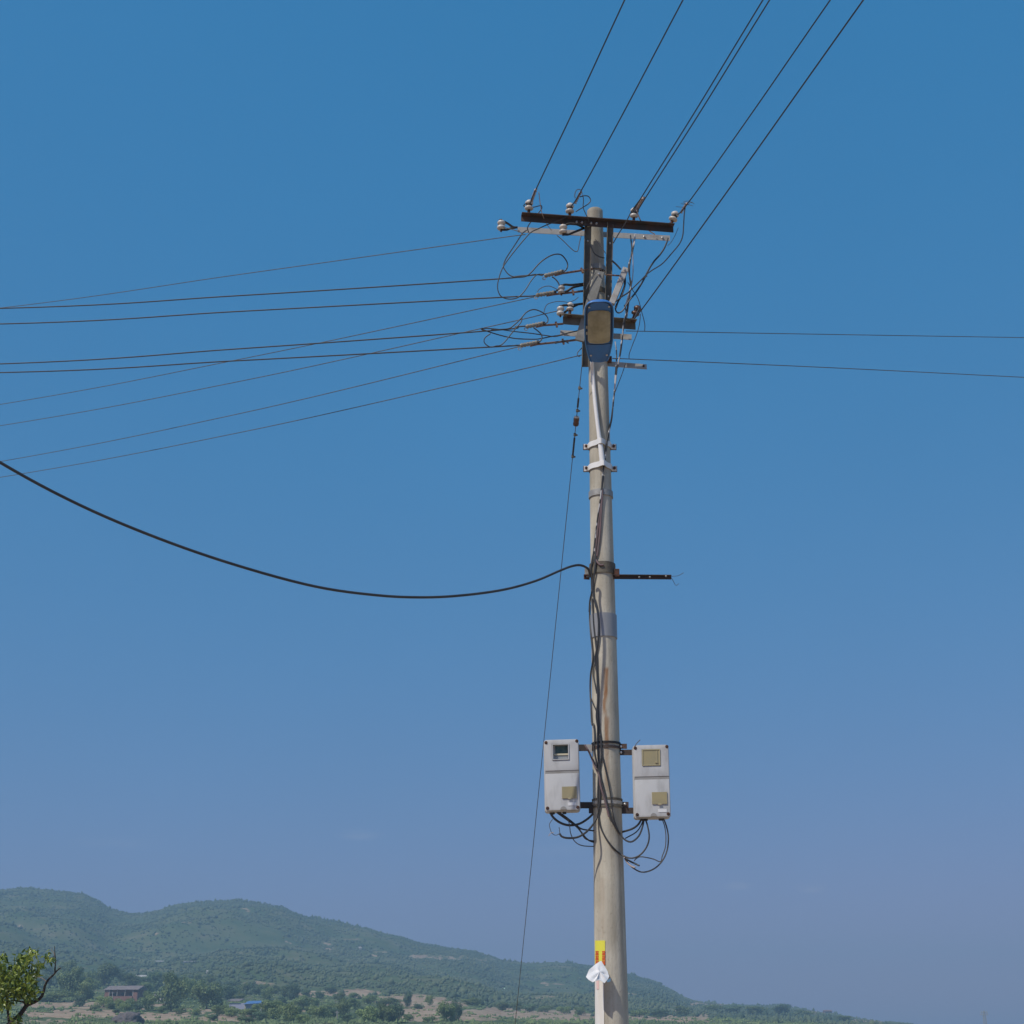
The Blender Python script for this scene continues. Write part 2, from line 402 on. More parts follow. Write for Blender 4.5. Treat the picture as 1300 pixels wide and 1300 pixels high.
# hoops holding the strain rods
def pole_hoop(py, w, m, label, ears=(), extra=.004):
    root = thing('pole_clamp', axis_at(zat(py)), label, 'pole clamp', 'clamps round the pole')
    bm = bmesh.new(); hoop(bm, zat(py), w, extra, .007); finish(bm, 'band', m, root, angle=30)
    for px, py2, sz, mm in ears:
        bm = bmesh.new(); box(bm, P(px, py2, AX - .03), Vector((sz, 0, 0)), Vector((0, .03, 0)), Vector((0, 0, sz * .9)), .004); finish(bm, 'ear', mm, root, smooth=False)
        bm = bmesh.new(); lathe(bm, P(px, py2, AX - .062), Vector((0, -1, 0)), [(.014, 0), (.014, .012), (.007, .016), (.007, .03)], 6); finish(bm, 'bolt', 'rust', root)
    return root
pole_hoop(343, .05, 'galv', 'galvanised clamp on the pole just above the wide slanting strut', ((748, 342, .02, 'galv'), (762, 344, .028, 'rust')))
pole_hoop(372, .045, 'olive_steel', 'dark clamp on the pole just above the lamp head', ((744, 373, .02, 'olive_steel'),))
pole_hoop(457, .05, 'rust', 'rusty clamp on the pole just under the lamp head', ((773, 456.5, .026, 'rust'),))

# service bracket under the lamp
s0, s1 = P(771, 458.5, 12.22), P(821, 462.5, 12.26)
root = thing('service_bracket', s0, 'short pale steel bracket pointing right just under the lamp head', 'bracket')
bm = bmesh.new(); angle_bar(bm, s0, s1, Vector((0, 1, 0)), Vector((0, 0, -1)), .05, .006); finish(bm, 'steel_angle', 'galv_worn', root, smooth=False)
bm = bmesh.new(); lathe(bm, s1 + Vector((-.03, -.001, -.02)), Vector((0, -1, 0)), [(.011, 0), (.011, .01), (.005, .014)], 6); finish(bm, 'bolt', 'rust', root)

# side bracket at mid height
zc = zat(726)
root = thing('side_bracket', axis_at(zat(732)), 'dark steel arm clamped across the pole at mid height, pointing right', 'bracket')
bm = bmesh.new(); hoop(bm, zat(724), .10, .004, .008); finish(bm, 'band', 'olive_steel', root, angle=30)
q0, q1 = P(741, 730.5, AX - .05), P(852, 731, AX - .02)
bm = bmesh.new(); angle_bar(bm, P(778, 730.5, AX - .05), q1, Vector((0, -1, 0)), Vector((0, 0, -1)), .034, .005); finish(bm, 'steel_angle', 'dark_steel', root, smooth=False)
bm = bmesh.new(); angle_bar(bm, q0, P(748.5, 731, AX - .05), Vector((0, -1, 0)), Vector((0, 0, -1)), .036, .006); finish(bm, 'steel_angle', 'rust', root, smooth=False)
bm = bmesh.new(); box(bm, P(783, 728, AX - .05), Vector((.022, 0, 0)), Vector((0, .03, 0)), Vector((0, 0, .035)), .004); finish(bm, 'ear', 'rust', root, smooth=False)
bm = bmesh.new(); box(bm, P(745.3, 726, AX - .05), Vector((.02, 0, 0)), Vector((0, .025, 0)), Vector((0, 0, .035)), .006); finish(bm, 'ear', 'clamp', root, smooth=False)
for px, py in ((811.5, 732.7), (825, 732.8), (845.5, 731.5), (745.5, 732)):
    bm = bmesh.new(); p = P(px, py, AX - .058); lathe(bm, p, Vector((0, -1, 0)), [(.009, 0), (.009, .006), (.005, .009), (.005, .014)], 6); finish(bm, 'bolt', 'galv', root)
for pts in ([(851, 732), (855, 731.5), (861, 730.8), (868, 727)], [(852, 733), (855, 738), (858, 743), (862, 741)]):
    wire('loose_strand', [P(a, b, AX - .02) for a, b in pts], .0022, 'thin loose strand at the end of the mid height arm', 'wire strand', 'wire_grey', 'loose strands at the arm end', sides=4)

# ------------------------------------------------------------------ insulators
PROF = [(.012, 0), (.036, .004), (.043, .014), (.040, .026), (.024, .036), (.022, .046), (.034, .052), (.039, .062), (.037, .074), (.024, .086), (.016, .092)]
def pin_insulator(base, axis, label, scale=1.0, m='porcelain', pin=.03, group='pin insulators on the upper crossarm'):
    root = thing('pin_insulator', base, label, 'insulator', group)
    ax = axis.normalized()
    bm = bmesh.new(); lathe(bm, base - ax * .014, ax, [(.022, 0), (.022, .012), (.026, .014), (.026, .022), (.014, .026), (.014, pin + .014)], 10); finish(bm, 'pin', 'rust', root)
    bm = bmesh.new(); lathe(bm, base + ax * pin, ax, [(r * scale, h * scale * 1.1) for r, h in PROF], 20); o = finish(bm, 'porcelain', m, root, angle=50)
    bm = bmesh.new()
    rr = .026 * scale; c = base + ax * (pin + .042 * scale * 1.1); x, y, _ = frame(ax)
    tube(bm, [c + (x * math.cos(a * .5) + y * math.sin(a * .5)) * rr + ax * .0008 * (a - 12) for a in range(26)], .004, 5)
    finish(bm, 'tie_wire', 'wire', root)
    return root, base + ax * (pin + .05 * scale)
off = frF * .034
I1 = on_arm(a0, a1, 670.5) + off; I2 = on_arm(a0, a1, 722.5) + off; I3 = on_arm(a0, a1, 803.5) + off; I4 = on_arm(a0, a1, 850.5) + off
T1 = pin_insulator(I1, Vector((.05, -.1, 1)), 'pin insulator at the left end of the upper dark crossarm', .98, pin=.042)[1]
T2 = pin_insulator(I2, Vector((.03, -.1, 1)), 'pin insulator on the upper dark crossarm just left of the pole top', .98, pin=.042)[1]
T3 = pin_insulator(I3, Vector((.06, -.2, 1)), 'pin insulator on the upper dark crossarm between the pole top and its right end', .95, pin=.042)[1]
T4 = pin_insulator(I4, Vector((.42, -.1, 1)), 'pin insulator leaning outward at the right end of the upper dark crossarm', 1.0, pin=.042)[1]
K1 = on_arm(c0, c1, 722) + frC * .04; K2 = on_arm(c0, c1, 801.5) + frC * .045
pin_insulator(K1, Vector((.08, 0, 1)), 'small cream insulator on the left end of the lower dark crossarm', .8, 'porcelain', .05, 'pin insulators on the lower crossarm')
T5 = pin_insulator(K2, Vector((.45, -.25, 1)), 'brown glazed insulator leaning right at the right end of the lower dark crossarm', .95, 'brown_glaze', .05, 'pin insulators on the lower crossarm')[1]

SPOOL = [(.010, 0), (.030, .002), (.037, .012), (.034, .026), (.021, .034), (.021, .044), (.033, .052), (.036, .064), (.030, .076), (.010, .078)]
def shackle(c, straps, label, sc_=1.0, m='porcelain'):
    """spool insulator held in a forked iron strap"""
    root = thing('spool_insulator', c, label, 'insulator', 'spool insulators in iron shackles')
    bm = bmesh.new(); lathe(bm, c - Vector((0, 0, .039 * sc_)), Vector((.05, 0, 1)), [(r * sc_, h * sc_) for r, h in SPOOL], 20); finish(bm, 'porcelain', m, root, angle=50)
    for s in straps:
        bm = bmesh.new(); q = smooth_path(s, 5)
        for i in range(len(q) - 1): pass
        tube(bm, q, .011, 6); finish(bm, 'iron_strap', 'black_iron', root)
    bm = bmesh.new(); tube(bm, [c - Vector((0, 0, .06 * sc_)), c + Vector((0, 0, .06 * sc_))], .009, 8); finish(bm, 'pin', 'rust', root)
    return root
yl = b0.y - .02
shackle(P(*Z2(150, 522), yl), ([P(*Z2(125, 462), yl), P(*Z2(165, 468), yl), P(*Z2(230, 500), yl), P(*Z2(290, 540), yl), P(*Z2(345, 545), yl)],
        [P(*Z2(155, 572), yl), P(*Z2(215, 572), yl), P(*Z2(265, 555), yl), P(*Z2(320, 548), yl)]), 'spool insulator at the far left tip of the pale upper crossarm', 1.12)
ym = 11.95
shackle(P(*Z2(880, 570), ym), ([P(*Z2(905, 520), ym), P(*Z2(960, 502), ym), P(*Z2(1050, 512), ym), P(*Z2(1125, 552), 12.04)],
        [P(*Z2(890, 628), ym), P(*Z2(940, 628), ym), P(*Z2(1000, 605), ym), P(*Z2(1125, 556), 12.04)]), 'spool insulator hanging under the upper dark crossarm left of the pole', 1.05)
shackle(P(*Z4(915, 310), 11.98), ([P(*Z4(905, 275), 11.98), P(*Z4(950, 255), 11.98), P(*Z4(1020, 258), 11.98), P(*Z4(1150, 245), 12.05)],
        [P(*Z4(920, 345), 11.98), P(*Z4(980, 318), 11.98), P(*Z4(1040, 282), 11.98), P(*Z4(1150, 258), 12.05)]), 'greyish spool insulator between the two upper dead end clamps', .9, 'porcelain_grey')
shackle(P(*Z4(905, 528), 11.95), ([P(*Z4(890, 490), 11.95), P(*Z4(940, 468), 11.95), P(*Z4(1020, 465), 11.95), P(*Z4(1150, 450), 12.05)],
        [P(*Z4(915, 550), 11.95), P(*Z4(950, 540), 11.95), P(*Z4(1000, 500), 11.97), P(*Z4(1080, 462), 12.04)]), 'cream spool insulator just above the left end of the lower crossarm', .98)

# ------------------------------------------------------------------ dead-end clamps and the wires running left
def dead_end(hook, c_r, c_l, eye, y, label, dark=False):
    """rod from the pole, ridged wedge clamp, eye"""
    root = thing('dead_end_clamp', P(*hook, y[0]), label, 'wire clamp', 'dead end clamps left of the pole')
    h = P(*hook, y[0]); a = P(*c_r, y[1]); b = P(*c_l, y[2]); d = (b - a)
    L = d.length; dn = d.normalized(); x, yy, _ = frame(dn)
    drop = yy * -.012
    bm = bmesh.new()
    tube(bm, [h, h.lerp(a, .55) + drop, a + drop * 1.6, a.lerp(b, .45) + drop * 1.7], .0105, 8); finish(bm, 'link_rod', 'rod', root)
    bm = bmesh.new(); q = h.lerp(a, .35) + drop * .8
    box(bm, q, x * .012, yy * .026, dn * .008); finish(bm, 'clevis', 'rod', root, smooth=False)
    bm = bmesh.new()
    prof = []
    n = 6
    for i in range(n):
        s0_ = i / n * L
        prof += [(.016, s0_), (.021, s0_ + .004), (.021, s0_ + L / n * .55), (.016, s0_ + L / n * .62)]
    prof += [(.015, L)]
    lathe(bm, a, dn, prof, 10); finish(bm, 'ridged_body', 'clamp_end' if dark == 'all' else 'clamp', root, smooth=False)
    bm = bmesh.new(); lathe(bm, a - dn * .02, dn, [(.013, 0), (.017, .006), (.017, .02), (.012, .022)], 10); finish(bm, 'end_cap', 'clamp_end', root)
    bm = bmesh.new(); e = P(*eye, y[2]); r_ = .014
    tube(bm, [e + (Vector((1, 0, 0)) * math.cos(t * .3) + Vector((0, 0, 1)) * math.sin(t * .3)) * r_ for t in range(20)], .004, 6); finish(bm, 'eye', 'galv', root)
dead_end((752, 341), Z4(920, 120), Z4(740, 165), Z4(738, 190), (12.06, 12.0, 11.99), 'uppermost of the ridged dead end clamps, with the wide slack loop above it')
dead_end((740, 369.5), Z4(840, 335), Z4(655, 365), Z4(655, 388), (12.05, 12.0, 11.99), 'second ridged dead end clamp from the top, level with the lamp arm clamp')
dead_end((715, 411), Z4(725, 655), Z4(548, 690), Z4(550, 712), (12.1, 12.0, 11.99), 'third ridged dead end clamp from the top, left of the lower crossarm')
dead_end((732, 431.5), Z4(665, 850), Z4(490, 885), Z4(485, 915), (12.1, 12.0, 11.99), 'lowest ridged dead end clamp, with darker body and hanging eye')

G_LEFT = 'wires leaving the pole to the left'
def left_wire(pts, y0, y1, r, label, m='wire'):
    n = len(pts); x0, x1 = pts[0][0], pts[-1][0]
    q = []
    for px, py in pts:
        f = (x0 - px) / (x0 - x1); q.append(P(px, py, 1 / ((1 - f) / y0 + f / y1)))
    ex = q[-1] + (q[-1] - q[-2]).normalized() * (q[-1] - q[0]).length * 1.2 + Vector((0, 0, .25))
    q.append(ex)
    return wire('overhead_wire', q, r, label, 'wire', m, G_LEFT, n=10)
W1 = left_wire([Z4(760, 150), Z4(700, 150), (655, 351), (620, 355), (300, 375.5), (0, 391.5)], 11.99, 14.2, .0064, 'thick black overhead wire to the left from the uppermost dead end clamp')
left_wire([Z4(690, 362), (672, 376), (620, 378.3), (300, 395.5), (0, 411.3)], 11.99, 14.2, .0064, 'thick black overhead wire to the left from the second dead end clamp')
left_wire([Z4(590, 682), (655, 415), (620, 420), (300, 443), (0, 462)], 11.99, 14.3, .0064, 'thick black overhead wire to the left from the third dead end clamp')
left_wire([Z4(520, 880), (655, 438.5), (620, 440.7), (300, 458), (0, 473)], 11.99, 14.3, .0064, 'thick black overhead wire to the left from the lowest dead end clamp')
left_wire([Z2(150, 530), Z2(390, 622), (620, 304), (300, 349), (0, 391)], b0.y - .03, 18, .0042, 'thin overhead wire to the left from the far left spool insulator', 'wire_grey')
left_wire([Z4(900, 312), (690, 374), (620, 389.5), (300, 457), (0, 513.5)], 11.98, 19, .0042, 'thin overhead wire to the left from the greyish spool, crossing two thick ones', 'wire_grey')
left_wire([Z4(900, 522), Z4(760, 552), (620, 415), (300, 485), (0, 540.5)], 11.95, 19, .0042, 'thin overhead wire to the left from the cream spool above the lower crossarm', 'wire_grey')
left_wire([Z4(700, 858), (657, 440.5), (620, 449.5), (300, 526), (0, 586)], 12.0, 20, .0042, 'thin overhead wire to the left from beside the lowest dead end clamp', 'wire_grey')
left_wire([(740, 451), (735, 451.5), (620, 478.5), (300, 550), (0, 606)], 12.1, 20, .0042, 'thin overhead wire to the left from the strap end, lowest of the thin wires', 'wire_grey')

# wires overhead to the upper right: they come forward over the camera
G_UP = 'wires rising overhead towards the upper right'
def up_wire(start, mid, top, label, r=.0058, m='wire'):
    q = [start]
    z0 = start.z
    if mid: q += [P(*mid, start.y - .4)]
    t = Pz(*top, z0 - .02)
    d = t - q[-1]
    q += [q[-1] + d * .5 + Vector((0, 0, -.012)), t]
    for k in (1.2, 3.0, 6.0): q.append(t + d * k + Vector((0, 0, .01 * k * k)))
    return wire('overhead_wire', q, r, label, 'wire', m, G_UP, n=8)
def grip(p, q, r, label):
    bm = bmesh.new(); n = 14
    for ph in (0, math.pi):
        x, y, d = frame(q - p)
        tube(bm, [p.lerp(q, i / n) + (x * math.cos(i * 1.1 + ph) + y * math.sin(i * 1.1 + ph)) * r * .55 for i in range(n + 1)], r * .7, 5)
    return tag(finish(bm, 'wire_grip', 'grip'), label, 'wire grip', 'wound grips tying overhead wires to insulators')
g1a, g1b = T1 + Vector((.02, -.06, .03)), P(*Z2(562, 95), T1.y - .34)
up_wire(T1 + Vector((0.01, -.03, .0)), Z2(562, 95), (793, 0), 'overhead wire from the left end insulator, leftmost of those rising to the upper right')
grip(P(*Z2(512, 235), T1.y - .1), g1b, .013, 'wound grip on the wire at the left end insulator')
up_wire(T2 + Vector((0.01, -.03, .0)), Z2(1090, 120), (867, 0), 'overhead wire rising right from the insulator just left of the pole top')
grip(P(*Z2(1025, 260), T2.y - .1), P(*Z2(1088, 130), T2.y - .38), .011, 'wound grip on the wire just left of the pole top')
up_wire(T3 + Vector((.01, -.03, .0)), Z3(560, 240), (968.5, 0), 'left one of the close pair of overhead wires right of the pole top')
up_wire(T3 + Vector((.035, -.03, -.01)), Z3(625, 205), (977, 0), 'right one of the close pair of overhead wires right of the pole top')
grip(P(*Z3(550, 300), T3.y - .1), P(*Z3(625, 170), T3.y - .4), .015, 'wound pinkish grip on the paired wires right of the pole top')
up_wire(T4 + Vector((.0, -.03, .0)), Z3(1070, 245), (1054, 0), 'overhead wire from the leaning right end insulator')
grip(P(*Z3(1012, 325), T4.y - .08), P(*Z3(1075, 225), T4.y - .3), .012, 'wound pale grip with frayed ends at the right end insulator')
up_wire(T5 + Vector((.02, -.03, .01)), Z5(1050, 512), (1096, 0), 'lowest overhead wire, rising to the upper right from the brown insulator', .0056)
for pts in ([(1010, 230), (1050, 238), (1085, 240), (1115, 215), (1150, 235)], [(1035, 270), (985, 265), (960, 262)], [(1060, 240), (1100, 245), (1135, 255)], [(1070, 250), (1040, 215), (1090, 205), (1125, 225)]):
    wire('frayed_strand', [P(*Z3(a, b), T4.y - .28) for a, b in pts], .0026, 'thin frayed strand at the right end grip', 'wire strand', 'wire_grey', 'frayed strands at the right end grip', sides=4)

# wires to the right
G_RIGHT = 'thin wires leaving the pole to the right'
for pts, lab in (([(805, 420.3), (818, 420.6), (1050, 424.5), (1300, 428.6)], 'upper of the two thin wires running right, from the lower crossarm'),
                 ([(782, 455.5), (805, 456), (1050, 466.6), (1300, 479)], 'lower of the two thin wires running right, from the short bracket under the lamp')):
    q = [P(px, py, 12.15 + (px - 800) / 500 * 3.2) for px, py in pts]; q.append(q[-1] * 2 - q[-2])
    wire('overhead_wire', q, .0042, lab, 'wire', 'wire_grey', G_RIGHT, n=8)

# the heavy drop cable at the left
cab = [(748.6, 733, 12.06), (748.6, 727.5, 12.04), (746, 721.6, 12.0), (737, 717.6, 11.95), (726, 718.8, 11.85), (711, 724.4, 11.75), (680, 737.5, 11.6), (640, 748.5, 11.4), (590, 755.5, 11.2), (540, 758.3, 11.0),
       (480, 755.8, 10.8), (400, 744.5, 10.5), (300, 717.5, 10.1), (200, 683, 9.8), (100, 640.5, 9.5), (0, 587, 9.2), (-130, 505, 8.9), (-400, 300, 8.4)]
cq = [P(*c) for c in cab]; cdir = (cq[-1] - cq[-2]).normalized()
wire('drop_cable', cq + [cq[-1] + cdir * 4, cq[-1] + cdir * 9, cq[-1] + cdir * 16 + Vector((0, 0, .6))], .0105, 'heavy black cable sagging in a long curve from mid pole to the left edge', 'cable', 'wire', n=6, sides=8)

# stay wire with its egg insulator
st0 = P(738.5, 466, 12.02); st1 = P(655, 1290, 17.6); 
def stay_at(px):
    lo, hi = 0., 1.2
    for _ in range(40):
        mid = (lo + hi) / 2; q = st0.lerp(st1, mid); d = q - CAM
        if CX + F * d.x / (d.y * CT + d.z * ST) > px: lo = mid
        else: hi = mid
    return st0.lerp(st1, lo)
root = thing('stay_wire', st1 + (st1 - st0).normalized() * 1.9, 'thin steel stay wire slanting from the strap down to the ground left of the pole', 'stay wire')
root.location.z = 0
e0, e1 = stay_at(732.1), stay_at(730.9)
bm = bmesh.new(); tube(bm, [st0, e0], .0034, 6); tube(bm, [e1, st1 + (st1 - st0) * .16], .0034, 6); finish(bm, 'strand', 'wire_grey', root)
sd = (st1 - st0).normalized()
mid = stay_at(731.5)
bm = bmesh.new(); lathe(bm, mid - sd * .045, sd, [(.016, 0), (.026, .008), (.028, .03), (.024, .045), (.028, .06), (.026, .082), (.016, .09)], 14); finish(bm, 'egg_insulator', 'brown_glaze', root)
bm = bmesh.new(); lathe(bm, mid - sd * .052, sd, [(.012, 0), (.024, .003), (.025, .012), (.014, .014)], 14); finish(bm, 'insulator_cap', 'porcelain', root)
for px in (735.8, 732.9, 729.8, 727.0):
    bm = bmesh.new(); q = stay_at(px); box(bm, q, Vector((.012, 0, 0)), Vector((0, .012, 0)), Vector((0, 0, .013)), .003)
    box(bm, q + Vector((.014, 0, -.004)), Vector((.012, 0, 0)), Vector((0, .006, 0)), Vector((0, 0, .006))); finish(bm, 'wire_clip', 'olive_steel', root, smooth=False)
for pa, pb in ((734.5, 733.3), (729.4, 727.2)):
    bm = bmesh.new(); tube(bm, [stay_at(pa), stay_at(pb)], .009, 6); finish(bm, 'turnback', 'wire', root)

# ------------------------------------------------------------------ jumpers between the arms
JG = 'slack jumper wires among the crossarms'
def jumper(zf, pts, y, r, label, m='wire', n=6):
    if isinstance(y, (int, float)): ys = [y] * len(pts)
    else: ys = [y[0] + (y[1] - y[0]) * i / (len(pts) - 1) for i in range(len(pts))]
    return wire('jumper_wire', [P(*zf(a, b), yy) for (a, b), yy in zip(pts, ys)], r, label, 'jumper wire', m, JG, n=n)
yA = I1.y
jumper(Z2, [(450, 260), (425, 275), (420, 295), (470, 310), (540, 305), (600, 290), (625, 290), (625, 330), (560, 410), (490, 495), (462, 550), (470, 590), (480, 605)], (yA - .04, b0.y - .06), .0048, 'jumper hooked round the left end insulator, dropping to the pale crossarm')
jumper(Z2, [(450, 580), (400, 620), (300, 770), (215, 900), (180, 985), (185, 1030), (240, 1100), (310, 1130), (400, 1128), (480, 1112), (560, 1100), (640, 1112)], (b0.y - .06, 11.97), .0058, 'jumper sweeping down left from the pale crossarm to the uppermost clamp wire')
jumper(Z2, [(930, 400), (900, 430), (800, 475), (690, 515), (590, 560), (500, 605), (420, 690), (320, 810), (220, 940), (160, 1040), (120, 1160), (108, 1240), (120, 1310), (160, 1365), (250, 1390), (350, 1370), (430, 1290), (500, 1180), (560, 1110), (610, 1095)], (I2.y - .02, 11.96), .0052, 'long jumper from the second insulator looping down left past both upper clamp wires')
jumper(Z2, [(300, 1135), (430, 1125), (500, 1080), (600, 970), (700, 895), (790, 862), (860, 870), (915, 930), (935, 990), (920, 1040), (880, 1072)], 11.97, .006, 'big slack loop arching over the uppermost dead end clamp')
jumper(Z2, [(595, 130), (605, 220), (625, 350), (660, 450), (700, 525), (745, 580)], (yA - .3, b0.y - .05), .0035, 'thin pale tail hanging from the left end grip', 'wire_pale')
jumper(Z2, [(1080, 185), (1130, 172), (1180, 180), (1205, 225), (1180, 265), (1120, 305), (1060, 340), (1030, 360)], T2.y - .3, .0048, 'small curl to the right of the grip left of the pole top')
jumper(Z2, [(1105, 150), (1095, 110), (1060, 96), (1030, 120), (1018, 170), (1025, 200)], T2.y - .3, .004, 'small hook to the left of the grip left of the pole top', 'wire_grey')
jumper(Z2, [(1110, 160), (1122, 220), (1118, 310), (1150, 390), (1175, 440), (1185, 480)], (T2.y - .3, 12.0), .004, 'thin tail dropping from the grip to the pole top', 'wire_grey')
jumper(Z2, [(810, 640), (880, 700), (950, 770), (1010, 822), (1045, 828), (1060, 800), (1075, 720), (1095, 640)], 11.98, .0042, 'slack V shaped wire hanging under the pale crossarm left of the pole', 'wire_grey')
# right-hand side
jumper(Z3, [(590, 190), (545, 250), (500, 315), (440, 430), (370, 540), (312, 640)], (T3.y - .3, 12.05), .0055, 'jumper from the paired wires passing down in front of the upper crossarm')
jumper(Z3, [(555, 300), (575, 360), (600, 415), (640, 470), (690, 515), (742, 548)], (T3.y - .15, b1.y - .03), .0055, 'pale pinkish tail curving down to the right half of the upper crossarms', 'wire_pale')
jumper(Z3, [(1055, 265), (1045, 350), (1038, 470), (1030, 560), (1000, 640), (920, 740), (820, 850), (720, 915), (660, 960), (560, 1060), (470, 1145), (400, 1190), (345, 1240)], (T4.y - .2, 11.95), .0055, 'jumper falling from the right end insulator in a long curve to the lamp top')
jumper(Z3, [(985, 480), (950, 560), (910, 630), (875, 665)], (T4.y, b1.y), .0028, 'thin strand from the right end insulator to the pale crossarm end', 'wire_grey')
jumper(Z3, [(878, 590), (862, 640), (835, 700), (790, 765), (740, 820), (695, 885), (660, 950), (620, 1030), (565, 1120), (520, 1180), (470, 1235), (430, 1290)], (b1.y - .02, 11.98), .0085, 'thick black jumper from the right end of the pale crossarm down to the cable bundle')
jumper(Z3, [(75, 650), (90, 690), (120, 745), (170, 778), (222, 792)], (11.98, 12.02), .007, 'short black jumper dipping across the pole under the upper crossarms')
jumper(Z3, [(300, 820), (345, 860), (390, 910)], 12.0, .0085, 'short thick black wire between right strap and pale strut')
jumper(Z3, [(420, 960), (436, 1010), (432, 1080), (400, 1180), (365, 1240), (340, 1310)], (12.0, 11.95), .0075, 'black wire hanging along the pale strut')
jumper(Z3, [(130, 600), (180, 670), (235, 745)], 11.99, .0035, 'thin wire slanting across the pole under the upper crossarms', 'wire_grey')
jumper(Z5, [(862, 130), (862, 200), (845, 260), (800, 370), (765, 440), (755, 485), (772, 522), (800, 530), (845, 500), (900, 415), (950, 345)], (12.0, 11.96), .007, 'black loop hanging low at the right of the lamp head top')
jumper(Z5, [(758, 395), (800, 362), (850, 330), (905, 295), (960, 240), (1040, 160), (1130, 95)], (11.93, 12.0), .005, 'wire slanting up right from the lamp head top')
jumper(Z5, [(900, 170), (960, 265), (1015, 350), (1048, 450), (1070, 540), (1090, 610), (1102, 680), (1100, 745)], (12.0, 12.16), .0035, 'thin wire arching down right to the upper right hand wire', 'wire_grey')
jumper(Z5, [(1050, 540), (1040, 650), (1010, 770), (960, 900), (920, 1010), (915, 1070)], (11.9, 12.2), .0034, 'thin tail from the brown insulator down to the short bracket', 'wire_grey')
jumper(Z5, [(875, 1130), (830, 1260), (780, 1390), (745, 1480)], (12.1, 12.05), .0034, 'thin wire from the short bracket back down towards the pole', 'wire_grey')
# left lower loops
jumper(Z4, [(190, 722), (300, 716), (380, 705), (440, 660), (500, 602), (555, 540), (625, 512), (690, 526), (745, 560), (775, 600), (772, 640), (740, 660)], 11.97, .0055, 'slack loop arching over the third dead end clamp')
jumper(Z4, [(185, 760), (130, 800), (118, 840), (140, 875), (190, 900), (240, 888), (290, 880), (340, 835), (400, 760), (450, 700), (500, 640), (510, 600)], 11.96, .005, 'round loop far left between the third and lowest clamp wires')
jumper(Z4, [(150, 735), (100, 722), (90, 708), (150, 735), (260, 770), (360, 795), (460, 812), (620, 818), (700, 812), (800, 792), (900, 775), (1000, 750), (1110, 725)], (11.96, 12.05), .0055, 'long flat jumper sagging under the third dead end clamp')
jumper(Z4, [(92, 705), (180, 708), (290, 718), (430, 738), (560, 752), (640, 762), (760, 780), (850, 790), (930, 772)], (11.96, 12.03), .0048, 'long straight jumper just above the sagging one')
jumper(Z4, [(630, 700), (670, 730), (705, 765), (716, 805), (700, 835), (668, 852)], 11.98, .006, 'short curved jumper between the third and lowest dead end clamps')
jumper(Z4, [(820, 175), (850, 195), (880, 230), (895, 265), (895, 290), (860, 320)], 11.98, .006, 'short curved jumper from the uppermost clamp to the greyish spool')
jumper(Z4, [(668, 330), (690, 300), (740, 275), (795, 270), (850, 292), (880, 310)], 11.97, .0036, 'thin arch over the second dead end clamp', 'wire_grey')
jumper(Z4, [(735, 545), (745, 500), (775, 455), (860, 430), (930, 430), (990, 436), (1050, 415), (1090, 385)], 11.98, .0036, 'thin wire curling above the cream spool', 'wire_grey')
jumper(Z4, [(1130, 905), (1095, 940), (1080, 965), (1085, 992), (1110, 994)], 12.04, .004, 'small hooked tail left of the lamp head', 'wire_grey')
jumper(Z4, [(990, 860), (940, 832), (890, 850), (850, 860)], 12.03, .006, 'short wire on the rod of the lowest dead end clamp')
jumper(Z4, [(1270, 130), (1230, 190), (1190, 260), (1175, 300)], 11.96, .004, 'thin wire slanting down the pole beside the wide strut', 'wire_grey')

# ------------------------------------------------------------------ cables down the pole
CG = 'cables running down the pole'
def pcable(segs, r, label, m='wire', group=CG):
    """segs: (zoom function, X, Y, depth or None for the pole's face, clearance)"""
    pts = []
    for s in segs:
        px, py = s[0](s[1], s[2]) if callable(s[0]) else (s[0], s[1])
        k = s[3] if callable(s[0]) else s[2]
        pts.append(P(px, py, k) if k > 1 else PF(px, py, k))
    return wire('cable', pts, r, label, 'cable', m, group, n=5)
pcable([(Z3, 490, 560, 12.2), (Z3, 500, 640, 12.1), (Z3, 505, 720, 12.05), (Z3, 485, 850, 12.02), (Z3, 480, 950, 12.0), (Z3, 490, 1070, 12.0), (Z3, 480, 1150, 12.0), (Z3, 462, 1290, 12.0), (Z5, 880, 560, 12.0), (Z5, 850, 700, 12.0), (Z5, 835, 850, 12.05),
        (Z5, 815, 1000, 12.05), (Z5, 790, 1110, 12.05), (Z6, 738, 240, 12.06), (Z6, 722, 420, 12.08), (Z6, 705, 580, 12.1), (Z6, 690, 690, .014), (Z6, 660, 830, .018), (Z6, 632, 1050, .02), (Z6, 612, 1200, .016), (Z7, 560, 30, .014), (Z7, 545, 150, .016), (Z7, 522, 300, .014), (Z7, 498, 480, .014), (Z7, 480, 640, .016), (Z7, 466, 760, .02)],
       .0068, 'black cable of the bundle, dropping from the pale crossarm straight down the pole')
